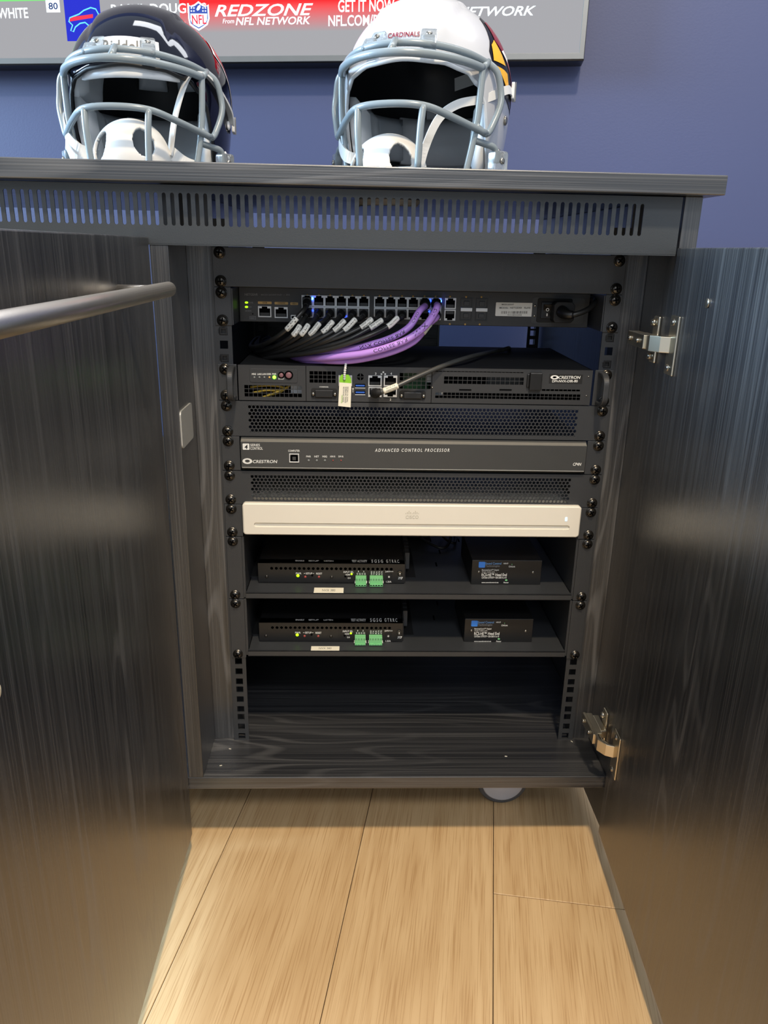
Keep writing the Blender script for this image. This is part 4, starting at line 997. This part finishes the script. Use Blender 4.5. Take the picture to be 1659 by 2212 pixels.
    for s, xa, xb, ya, yb_ in (('ENABLE', .050, .062, .006, .010), ('SETUP', .068, .082, .006, .010), ('LISTEN', .089, .102, .006, .010), ('TEST ACTIVITY', .127, .148, .004, .012), ('S G S G', .154, .170, .003, .014), ('G T R R C', .174, .192, .003, .014)):
        lettering(s, th, PRINT, (lambda p, xa=xa, xb=xb, ya=ya, yb_=yb_: V((x0+xa+(xb-xa)*p[0], y+ya+(yb_-ya)*p[1], zt+.0002))), 1, 1, .02)
    return th
encoder(-.2052, .027, Z1, 'flat black encoder box with two green terminal blocks on the upper shelf', 0, 0)
encoder(-.2058, .021, Z2, 'flat black encoder box with two green terminal blocks on the lower shelf', 128, -1.5)
def headend(x0, y, z, label, u, v, rz):
    th = thing('head_end_box', label, 'control box', (x0+.048, y+.06, z), 'small black boxes with a blue logo tile')
    W, H = .0965, .0362
    MB().box(x0, x0+W, y, y+.11, z, z+H).build('case', BLK, th, bevel=.0006)
    a, c = at(u+14.5, v+4.5, y=y), at(u+27.5, v+17, y=y)
    MB().prism(rrect(a.x, c.x, c.z, a.z, .0012, 4), y-.0004, y).build('logo_tile', SCTB, th)
    T = lambda s, u0, v0, u1, v1, mt=PRINT, b_=.02: tpx(s, th, mt, u+u0, v+v0, u+u1, v+v1, y, b_)
    T('sc', 16.5, 8, 21, 10.5, DWHT); T('Sound Control', 28.5, 5.5, 63, 10.5, PRINTB); T('Technologies', 28.5, 11.5, 59.5, 16.5, PRINTG)
    T('RemoteCam4™ Digital', 21, 20.5, 57.5, 24.5); T('Single Cable Link', 21, 25, 49, 28, PRINT, .01); T('RCS-HE™ Head End', 20.5, 29, 75, 35.5, PRINT, .045); T('CATlink UTP/STP • EIA-568 A or B', 20.5, 36.5, 74, 40.5)
    T('www.soundcontrol.net', 20, 47.5, 57, 50.5); T('HDCP', 68, 6.5, 78, 9.5); T('CH/Link', 79, 13, 93, 16.5); T('Power', 68, 47.5, 79, 50.8)
    dot(u+73.5, v+44.5, y, .0013, TBG, th, sx=1.4, dep=.0005)
    for uu, vv in ((14.5, 26.5), (131.5, 27.5)): dot(u+uu, v+vv, y, .0019, SCREWS, th, 'screw')
    dot(u+86, v+10.2, y, .0006, TBG, th, dep=.0003)
headend(.0862, .0272, Z1, 'small black box with blue logo tile at the right of the upper shelf', 1020, 1209, 0)
headend(.0805, .0228, Z2, 'small black box with blue logo tile at the right of the lower shelf', 1004, 1336, 0)
for (u0, v0, u1, v1, z, lab, t) in ((679, 1270, 742, 1279, Z1, 'cream label strip stuck on the upper shelf edge', 'NVX 380'), (672.5, 1396.5, 733, 1404, Z2, 'cream label strip stuck on the lower shelf edge', 'NVX 380')):
    a, c = at(u0, v0, z=z), at(u1, v1, z=z)
    o = MB().box(a.x, c.x, -.0035, a.y, z+.0001, z+.0005).build('shelf_label', LABELC, None); tag(o, lab, 'label', 'shelf labels')
    lettering(t, o, INKG, (lambda p, a=a, c=c, z=z: V((a.x+(c.x-a.x)*(.28+.44*p[0]), -.002+(a.y+.002)*(.15+.5*p[1]), z+.0007))), 1, 1, .0)
# power adapter and lead lying at the back of the upper shelf
root = thing('power_adapter', 'black power adapter with coiled lead at the back of the upper shelf', 'power adapter', (.03, .22, Z1))
MB().box(.0, .045, .20, .27, Z1+.0005, Z1+.034).build('case', BLK, root, bevel=.003)
MB().tube(spline([(.022, .20, Z1+.018), (.03, .17, Z1+.012), (.06, .15, Z1+.005), (.075, .18, Z1+.012), (.07, .22, Z1+.02), (.062, .19, Z1+.012), (.08, .17, Z1+.006), (.09, .24, Z1+.006)], 8), .0022, 8).build('cord', CORD, root, smooth=True)
# a few pale wood chips on the cabinet floor
for (u, v, wh) in ((497, 1618, 'near the left rail foot'), (477, 1654, 'closest to the left front corner'), (1235, 1602, 'beside the right rail foot'), (1093, 1634, 'out on the open right half')):
    p = at(u, v, z=ZS); o = MB(Matrix.Translation((p.x, p.y, ZS)) @ Matrix.Rotation(random.uniform(-1, 1), 4, 'Z')).box(-.0016, .0016, -.0004, .0004, 0, .0006).build('wood_chip', LABELC, None)
    tag(o, 'tiny pale wood chip on the cabinet floor '+wh, 'debris', 'pale wood chips on the cabinet floor')

# ------------------------------------------------------------------ television on the wall
YT = .70
o0 = on_wall(1262, 130.5, YT)
def tvx(u, v):   # screen coordinates (along wall, up) of a photo point on the screen plane
    q = on_wall(u, v, YT)-o0; return q.dot(EX), q.z
tv = bpy.data.objects.new('television', None); COL.objects.link(tv); place(tv, (0, 0, 0))
tag(tv, 'large wall-mounted television with a sports ticker along its lower edge', 'television')
TW, TH = 1.67, .96
m = MB(); m.box(-TW, 0, .004, .05, 0, TH); m.build('housing', TVK, tv, bevel=.002)
bz = .0105
m = MB(); m.plate(-TW+.001, -.001, .0022, TH-.001, 0, .004, [(-TW+bz, -bz, .0022+bz, TH-bz)]); m.build('bezel', TVB, tv, bevel=.0008)
def screen_mat():
    m = bpy.data.materials.new('ticker_screen'); m.use_nodes = True; nt = m.node_tree; N = nt.nodes; L = nt.links
    b = N['Principled BSDF']; b.inputs['Roughness'].default_value = .25; b.inputs['Base Color'].default_value = (.02, .02, .02, 1)
    return m
SCRG = glow('screen_grey', (150, 150, 154), 1.0)
scr = MB().box(-TW+bz-.001, -bz+.001, .0025, .004, .002+bz-.001, TH-bz+.001).build('screen', SCRG, tv)
# red ticker block that fades out downwards, as broadcast
def fade_mat(h0, h1):
    m = bpy.data.materials.new('screen_red_fade'); m.use_nodes = True; nt = m.node_tree; N = nt.nodes; L = nt.links
    N.remove(N['Principled BSDF']); e = N.new('ShaderNodeEmission'); tc = N.new('ShaderNodeTexCoord'); sp = N.new('ShaderNodeSeparateXYZ'); mr = N.new('ShaderNodeMapRange')
    L.new(tc.outputs['Generated'], sp.inputs[0]); L.new(sp.outputs[2], mr.inputs[0]); mr.inputs[1].default_value = 0; mr.inputs[2].default_value = .62
    cr = N.new('ShaderNodeValToRGB'); cr.color_ramp.elements[0].color = rgb((150, 150, 154)); cr.color_ramp.elements[1].color = rgb((236, 44, 48))
    L.new(mr.outputs[0], cr.inputs[0]); L.new(cr.outputs[0], e.inputs[0]); L.new(e.outputs[0], N['Material Output'].inputs[0]); return m
def tvbox(u0, v0, u1, v1, y0, y1, mt, name, zt=None):
    a, c = tvx(u0, v0), tvx(u1, v1); b2 = tvx(u0, v1)
    return MB().box(a[0], c[0], y0, y1, (c[1]+b2[1])/2, zt if zt else a[1], 0).build(name, mt, tv)
def tvtext(s, mt, u0, v0, u1, v1, y, bold=.02, shear=0, spacing=1.0):
    a, b2, c, d = tvx(u0, v0), tvx(u1, v0), tvx(u0, v1), tvx(u1, v1)
    zt_, zb2 = (a[1]+b2[1])/2, (c[1]+d[1])/2
    return lettering(s, tv, mt, lambda p: V((a[0]+(b2[0]-a[0])*p[0], y, zb2+(zt_-zb2)*p[1])), 1, 1, bold, shear, spacing)
ztop = tvx(600, -40)[1]
tvbox(386, 0, 880, 68, .0020, .0024, fade_mat(0, 1), 'ticker_panel', ztop)
tvbox(136, 0, 221, 88, .0018, .0024, GBLUE, 'team_tile', ztop); tvbox(97, 0, 129, 26, .0018, .0024, GW, 'number_tile', ztop)
tvbox(-60, -14, 112, 2, .0018, .0024, GGREEN, 'progress_bar')
tvtext('80', GINK, 103, 5, 123, 20, .0016, .03); tvtext('WHITE', GW, -8, 16.5, 58, 39, .0020, .02); tvtext('RASUL DOUGLAS', GW, 238, 7, 445, 29, .0020, .02)
tvtext('REDZONE', GW, 462, 8, 676, 34, .0017, .03, .3)
tvtext('From', GW, 480, 40, 505, 50, .0016, .01, .2); tvtext('NFL NETWORK', GW, 508, 36, 670, 53, .0016, .04, .2)
tvtext('GET IT NOW', GW, 730, -2, 852, 25, .0016, .02); tvtext('NFL.COM/REDZONE', GW, 709, 31, 905, 55, .0016, .02); tvtext('NETWORK', GW, 985, 13, 1158, 34, .0020, .04, .3)
# league shield and team mark
def tvpoly(pts, y, mt, name):
    MB().prism([tvx(u, v) for u, v in pts], y-.0004, y).build(name, mt, tv)
sh = [(405, 9), (411, 12), (419, 9), (428, 2), (437, 9), (445, 12), (450, 9), (452, 40), (448, 53), (440, 59), (429, 66), (417, 59), (409, 53), (406, 40)]
tvpoly(sh, .0018, GW, 'shield'); cxs, cys = 429, 34
tvpoly([(cxs+(u-cxs)*.86, cys+(v-cys)*.86) for u, v in sh], .0014, GNAVY, 'shield_field')
tvpoly([(411, 29), (447, 29), (447, 42), (443, 51), (429, 59), (415, 51), (411, 42)], .0010, GW, 'shield_plate')
tvtext('NFL', GRED, 414, 32, 445, 52, .0004, .03); tvpoly([(424, 20), (427, 13), (432, 10), (433, 15), (430, 21), (426, 23)], .0010, GW, 'shield_ball')
for u in (413, 418.5, 438, 443.5):
    for v in (17, 23.5): tvpoly([(u+1.7*math.cos(a), v+1.7*math.sin(a)) for a in [i*.785 for i in range(8)]], .0010, GW, 'shield_star')
buf = [(170, 30), (180, 22), (195, 16), (206, 19), (212, 30), (208, 42), (200, 50), (195, 58), (190, 54), (183, 48), (172, 50), (162, 58), (158, 68), (152, 66), (156, 54), (148, 46), (150, 38)]
MB().tube([V((tvx(u, v)[0], .0014, tvx(u, v)[1])) for u, v in buf+[buf[0]]], .0012, 6).build('team_mark_outline', GCYAN, tv)
tvpoly([(149, 37), (200, 30), (200, 38), (150, 46)], .0014, GRED, 'team_mark_stripe')
tv.rotation_euler = (0, 0, -A); tv.location = o0

# ------------------------------------------------------------------ football helmets
def helmet(label, base, yaw, shell_m, variant):
    root = bpy.data.objects.new('football_helmet', None); COL.objects.link(root); place(root, (0, 0, 0)); tag(root, label, 'helmet', 'football helmets on the worktop')
    AX, FR, BK, ZC, ZT = .110, .128, .142, .116, .226
    def kz(z):
        if z >= ZC:
            t = min((z-ZC)/(ZT-ZC), 1); return max(1-t**2.1, 0)**(1/2.1)
        t = (ZC-z)/ZC; return 1-.16*t*t
    def P(a, z, off=0.0):
        k = kz(z); L = FR if abs(a) < math.pi/2 else BK
        x, y = AX*k*math.sin(a), -L*k*math.cos(a)
        if z < ZC and abs(a) < 1.6: y -= 0.0
        ridge = .0035*min(max((.052-abs(x))/.006, 0), 1)*min(max((z-.15)/.02, 0), 1)
        n = V((x/AX**2, y/L**2, max(z-ZC, 0)/(ZT-ZC)**2)).normalized()
        return V((x, y, z))+n*(off+ridge)
    def zb(a):   # lower rim of the shell around the head
        a = abs(math.degrees(a))
        pts = [(0, .138), (25, .135), (42, .128), (52, .115), (58, .098), (62, .072), (66, .050), (70, .034), (76, .012), (88, .004), (105, .004), (118, .018), (135, .034), (180, .040)]
        for (a0, z0), (a1, z1) in zip(pts, pts[1:]):
            if a <= a1: t = (a-a0)/(a1-a0); t = t*t*(3-2*t); return z0+(z1-z0)*t
        return .04
    az = [math.radians(d) for d in list(range(-180, -78, 6))+list(range(-78, -44, 2))+list(range(-44, 44, 4))+list(range(44, 78, 2))+list(range(78, 180, 6))]
    NV = 30
    def surf(off, a_list, closed=True, zfun=zb, ztop=ZT):
        vs = []; m = MB()
        for a in a_list:
            b0 = zfun(a)
            for i in range(NV+1):
                t = i/NV
                # pole to rim, denser near the crown
                zz = b0+(ztop-b0)*math.cos(t*math.pi/2)**1.0 if i < NV else b0
                vs.append(P(a, min(zz, ztop-1e-6), off))
        n = len(a_list); fs = []
        for i in range(n if closed else n-1):
            for j in range(NV): fs.append((i*(NV+1)+j, ((i+1) % n)*(NV+1)+j, ((i+1) % n)*(NV+1)+j+1, i*(NV+1)+j+1))
        m.add(vs, fs); return m
    sh = surf(0, az).build('shell', shell_m, root, smooth=True)
    sd = sh.modifiers.new('thickness', 'SOLIDIFY'); sd.thickness = .0045; sd.offset = -1
    ln = surf(-.0062, az, True, lambda a: zb(a)+.008).build('liner', LINER, root, smooth=True)
    # rim edge trim
    rim = [P(a, zb(a), -.002) for a in az]; rim.append(rim[0])
    MB().tube(rim, .0026, 8, cap=False).build('rim_trim', LINER if variant == 0 else PADG, root, smooth=True)
    # ---- face mask
    def MP(a, z, rx=.118, ry=.160): return V((rx*math.sin(a), -ry*math.cos(a), z))
    R = .0042
    def bar(pts, n=6, r=R):
        MB().tube(spline(pts, n), r, 12).build('mask_bar', MASKG, root, smooth=True)
    D = math.radians
    bar([MP(D(a), .149-.009*(abs(a)/64)**2, .104, .150) for a in range(-64, 65, 16)])
    bar([MP(D(a), .1345-.003*(abs(a)/60)**2, .105, .173) for a in range(-60, 61, 12)], r=.0047)
    bar([MP(0, .151, .1, .151), MP(0, .135, .1, .173)], 2)
    for s in (-1, 1):
        bar([MP(D(64*s), .142, .104, .150), MP(D(60*s), .131, .105, .173)], 2)
        # inner side bar down to the jaw
        bar([MP(D(60*s), .132, .105, .173), V((s*.0905, -.088, .110)), V((s*.0885, -.090, .075)), V((s*.084, -.092, .045)), V((s*.078, -.096, .012))])
        # outer loop: temple to cheek
        bar([MP(D(64*s), .141, .104, .150), V((s*.1045, -.062, .131)), V((s*.1095, -.058, .112)), V((s*.1105, -.060, .095)), V((s*.1050, -.068, .074)), V((s*0.0985, -.078, .0605)), V((s*.088, -.094, .0675))], 5)
        # vertical bars of the mouth guard
        bar([V((s*.040, -.166, .080)), V((s*.0385, -.170, .055)), V((s*.036, -.168, .012))], 5)
        # jaw arm to the side clip
        bar([V((s*.084, -.092, .052)), V((s*.096, -.070, .050)), V((s*.106, -.056, .046)), V((s*.108, -.050, .030))], 5)
    bar([V((-.0985, -.078, .0605)), V((-.066, -.134, .0725)), V((-.040, -.165, .080)), V((0, -.173, .082)), V((.040, -.165, .080)), V((.066, -.134, .0725)), V((0.0985, -.078, .0605))])
    bar([V((-.078, -.096, .012)), V((-.036, -.168, .011)), V((0, -.174, .010)), V((.036, -.168, .011)), V((.078, -.096, .012))])
    # ---- forehead clips, jaw clips
    for s in (-1, 1):
        q = P(D(17*s), .157, .002)
        xf = Matrix.Translation(q) @ Matrix.Rotation(D(17*s), 4, 'Z') @ Matrix.Rotation(D(-38), 4, 'X')
        k = MB(xf).prism(rrect(-.0095, .0095, -.012, .010, .003, 4), -.006, .001).build('clip', CLIP, root, bevel=.001)
        MB(xf).box(-.008, .008, -.015, -.002, -.026, -.010).build('clip_loop', CLIP, k, bevel=.002)
        MB(xf).lathe([(.0036, -.006), (.0036, -.0072), (.002, -.0082), (.0003, -.0082)], (0, 0, .001), (0, 1, 0), 12).build('screw', SCREWS, k, smooth=True)
        q = V((s*.107, -.046, .032)); xf = Matrix.Translation(q) @ Matrix.Rotation(D(58*s), 4, 'Z')
        k = MB(xf).prism(rrect(-.012, .012, -.013, .012, .004, 4), -.010, .004).build('jaw_clip', CLIP, root, bevel=.0015)
        MB(xf).lathe([(.004, -.010), (.004, -.0115), (.002, -.0125), (.0003, -.0125)], (0, 0, 0), (0, 1, 0), 12).build('screw', SCREWS, k, smooth=True)
        # snap buttons on the shell
        for a, z in ((86, .085), (84, .045)):
            q = P(D(a*s), z, 0); MB().lathe([(.006, 0), (.006, .0015), (.0035, .003), (.0004, .003)], q, (q.x, q.y*.3, 0), 14).build('snap_button', SCREWS if variant else DWHT, root, smooth=True)
    # ---- padding
    def pad(name, a0, a1, z0, z1, off, th, mt, na=8, nz=5):
        vs = []
        for o_ in (off, off-th):
            for i in range(na+1):
                for j in range(nz+1):
                    e = min(i, na-i, j, nz-j) == 0
                    z = z0+(z1-z0)*j/nz; a = D(a0+(a1-a0)*i/na); p = P(a, z); c = V((0, 0, .11)); d = (c-p); d.z *= .4
                    vs.append(p+d.normalized()*((-o_) if not (e and o_ != off) else -off+th*.35))
        m = MB(); w = nz+1; n0 = (na+1)*w; fs = []
        for i in range(na):
            for j in range(nz):
                q = (i*w+j, (i+1)*w+j, (i+1)*w+j+1, i*w+j+1); fs += [q, tuple(n0+k for k in q[::-1])]
        for i in range(na): fs += [(i*w, (i+1)*w, n0+(i+1)*w, n0+i*w), (i*w+nz, (i+1)*w+nz, n0+(i+1)*w+nz, n0+i*w+nz)]
        for j in range(nz): fs += [(j, j+1, n0+j+1, n0+j), (na*w+j, na*w+j+1, n0+na*w+j+1, n0+na*w+j)]
        m.add(vs, fs); return m.build(name, mt, root, smooth=True)
    for s in (-1, 1):
        pad('jaw_pad', 64*s, 106*s, .012, .112, -.006, .028, PADW)
        pad('cheek_pad', 100*s, 140*s, .045, .105, -.007, .022, PADG)
        if variant == 0: pad('temple_pad', 58*s, 112*s, .110, .165, -.006, .022, PADW)
    pad('rear_pad', 138, 222, .042, .108, -.007, .02, PADW)
    if variant == 0:
        pad('brow_pad', -38, 38, .124, .146, -.006, .014, PADW, 10, 4)
        pad('crown_pad', 150, 175, .15, .19, -.007, .016, PADG); pad('crown_pad', 185, 210, .15, .19, -.007, .016, PADG)
    else:
        # paper label inside the crown
        vs = [P(D(a), z, -.0072) for a, z in ((176, .165), (148, .172), (148, .156), (176, .149))]
        MB().add(vs, [(0, 1, 2, 3)]).build('inner_label', LABELW, root)
        MB().add([P(D(a), z, -.0072) for a, z in ((200, .122), (192, .122), (194, .104), (200, .108))], [(0, 1, 2, 3)]).build('inner_tab', PADG, root)
    # ---- chin cup with openings
    cc = V((-.004, -.098, .027)) if variant == 0 else V((-.020, -.102, .008)); vs = []; keep = []
    nu, nv = 110, 56; rx, ry, rz = .050, .046, .050
    m = MB()
    holes = ((.24, .40, .105, .125), (.70, .36, .105, .125))
    for i in range(nv+1):
        for j in range(nu+1):
            tt, aj = .03+.70*i/nv, j/nu
            for c0, t0, w0, h0 in holes:              # slide rim vertices onto the edge of the opening
                e = math.hypot((aj-c0)/w0, (tt-t0)/h0)
                if 1e-6 < e < 1: aj = c0+(aj-c0)/e; tt = t0+(tt-t0)/e
            th = math.pi*tt; a = math.pi*(1.02+.96*aj)      # front half dome
            x, y, z = rx*math.sin(th)*math.cos(a), ry*math.sin(th)*math.sin(a), rz*math.cos(th)
            vs.append((cc.x+x, cc.y+y, cc.z+z))
    fs = []
    for i in range(nv):
        for j in range(nu):
            th = .03+.70*(i+.5)/nv; aj = (j+.5)/nu
            hole = any(((aj-c0)/w0)**2+((th-t0)/h0)**2 < 1 for c0, t0, w0, h0 in holes)
            if not hole: fs.append((i*(nu+1)+j, i*(nu+1)+j+1, (i+1)*(nu+1)+j+1, (i+1)*(nu+1)+j))
    m.add(vs, fs); c = m.build('chin_cup', CUPW, root, smooth=True)
    sd = c.modifiers.new('thickness', 'SOLIDIFY'); sd.thickness = .004; sd.offset = 0
    # ---- straps
    if variant == 0:
        MB().ribbon(spline([V((.046, -.100, .036)), V((.058, -.104, .085)), V((.074, -.094, .128)), V((.088, -.074, .138)), V((.102, -.052, .126)), V((.112, -.022, .104)), P(D(88), .088, .003)], 8), V((.5, -.6, 0)), .014, .0022).build('chin_strap', STRAPW, root, smooth=False)
        MB().ribbon(spline([V((.046, -.100, .040)), V((.066, -.100, .026)), V((.088, -.082, .020)), V((.104, -.04, .018))], 8), V((0, 0, 1)), .016, .0022).build('chin_strap', STRAPW, root)
        MB().ribbon(spline([V((-.052, -.095, .032)), V((-.075, -.105, .040)), V((-.096, -.085, .062)), V((-.106, -.055, .085)), P(D(-86), .09, .002)], 8), V((0, 0, 1)), .016, .0022).build('chin_strap', STRAPW, root)
        MB().ribbon(spline([V((-.050, -.098, .020)), V((-.076, -.112, .026)), V((-.099, -.080, .050))], 8), V((0, 0, 1)), .014, .0022).build('chin_strap', STRAPW, root)
    else:
        MB().ribbon(spline([V((.022, -.115, .008)), V((.030, -.116, .040)), V((.044, -.108, .074)), V((.064, -.094, .092)), V((.092, -.066, .102)), V((.112, -.034, .116)), P(D(88), .120, .003), P(D(104), .122, .003)], 8), V((-.2, -.3, 1)), .010, .0018).build('chin_strap', STRAPW, root)
        MB().ribbon(spline([V((-.056, -.095, .030)), V((-.080, -.100, .036)), V((-.100, -.070, .060)), P(D(-84), .09, .002)], 8), V((0, 0, 1)), .014, .0022).build('chin_strap', STRAPW, root)
    # strap buckle outside the shell
    zc = .088 if variant == 0 else .122
    for a, w in ((92, .0), (100, 0)):
        pass
    q = P(D(96), zc, .003); xf = Matrix.Translation(q) @ Matrix.Rotation(D(96), 4, 'Z')
    MB(xf).prism(rrect(-.013, .013, -.010, .010, .002, 3), -.003, .001).build('strap_tab', STRAPW, root, bevel=.0006)
    m = MB(xf); m.plate(-.002, .002, -.0115, .0115, -.0045, -.0032, []); m.build('buckle', SCREWS, root)
    # ---- marks
    def shell_text(s, mt, a0, a1, z0, z1, off, bold=.02):
        lettering(s, root, mt, lambda p: P(D(a0+(a1-a0)*p[0]), z0+(z1-z0)*p[1], off), 1, 1, bold)
    def decal(pts, off, mt, name, cz=None):
        # fan from the middle, subdivided, so it hugs the shell
        n = len(pts); ca = sum(p[0] for p in pts)/n; cz = sum(p[1] for p in pts)/n; ring = 6; dense = []
        for i in range(n):
            (a0, z0), (a1, z1) = pts[i], pts[(i+1) % n]
            for t in range(5): dense.append((a0+(a1-a0)*t/5, z0+(z1-z0)*t/5))
        N_ = len(dense); vs = [P(D(ca), cz, off)]; fs = []
        for r in range(1, ring+1):
            for a, z in dense: vs.append(P(D(ca+(a-ca)*r/ring), cz+(z-cz)*r/ring, off))
        for i in range(N_): fs.append((0, 1+i, 1+(i+1) % N_))
        for r in range(ring-1):
            for i in range(N_): fs.append((1+r*N_+i, 1+r*N_+(i+1) % N_, 1+(r+1)*N_+(i+1) % N_, 1+(r+1)*N_+i))
        MB().add(vs, fs).build(name, mt, root, smooth=True)
    if variant == 0:
        vs = []; n = 14
        for o_ in (.004, .0):
            for i in range(n+1):
                for z in (.1445, .166): vs.append(P(D(-24+48*i/n), z-.004*(abs(i-n/2)/(n/2))**2, o_))
        m = MB(); w = 2*(n+1); fs = []
        for i in range(n):
            a = 2*i; fs += [(a, a+2, a+3, a+1), (w+a, w+a+1, w+a+3, w+a+2), (a, w+a, w+a+2, a+2), (a+1, a+3, w+a+3, w+a+1)]
        m.add(vs, fs); m.build('brow_plate', DWHT, root, smooth=True)
        shell_text('Riddell', INKG, -13, 13, .149, .1615, .0046, .02)
        for sg in (1, -1):
            decal([(s_*sg, z) for s_, z in ((78, .172), (88, .196), (104, .192), (118, .165), (122, .130), (112, .095), (100, .090), (98, .115), (96, .140), (88, .160))], .0006, DWHT, 'side_mark_edge')
            decal([(s_*sg, z) for s_, z in ((82, .172), (90, .190), (103, .187), (115, .163), (118, .130), (111, .101), (103, .097), (102, .118), (100, .143), (91, .164))], .0011, RED, 'side_mark')
    else:
        shell_text('CARDINALS', CARD, -11, 11, .1600, .1650, .0010, .02)
        for sg in (1, -1):
            k = lambda pts: [(a*sg, z) for a, z in pts]
            decal(k([(70, .198), (84, .205), (104, .190), (120, .150), (124, .100), (110, .098), (92, .102), (80, .110), (74, .128), (64, .142), (62, .156), (66, .170)]), .0006, DBLK, 'bird_outline')
            decal(k([(74, .194), (86, .199), (103, .186), (116, .152), (119, .108), (108, .105), (98, .110), (94, .140), (84, .158), (74, .172)]), .0011, CARD, 'bird_head')
            decal(k([(65, .146), (66, .164), (72, .172), (78, .158), (82, .146), (74, .146)]), .0013, YEL, 'bird_beak'); decal(k([(68, .141), (78, .140), (84, .138), (86, .118), (80, .122), (74, .132)]), .0013, YEL, 'bird_beak')
            decal(k([(80, .162), (88, .152), (92, .158), (86, .166)]), .0015, DWHT, 'bird_eye')
    root.rotation_euler = (0, 0, yaw); root.location = base
    return root
helmet('glossy navy football helmet with grey face mask and a red side mark', (-.370, .30, .0790), -.03, HN, 0)
helmet('glossy white football helmet with grey face mask and a red bird head mark', (.018, .22, .0790), -.34, HW, 1)
flush_text()
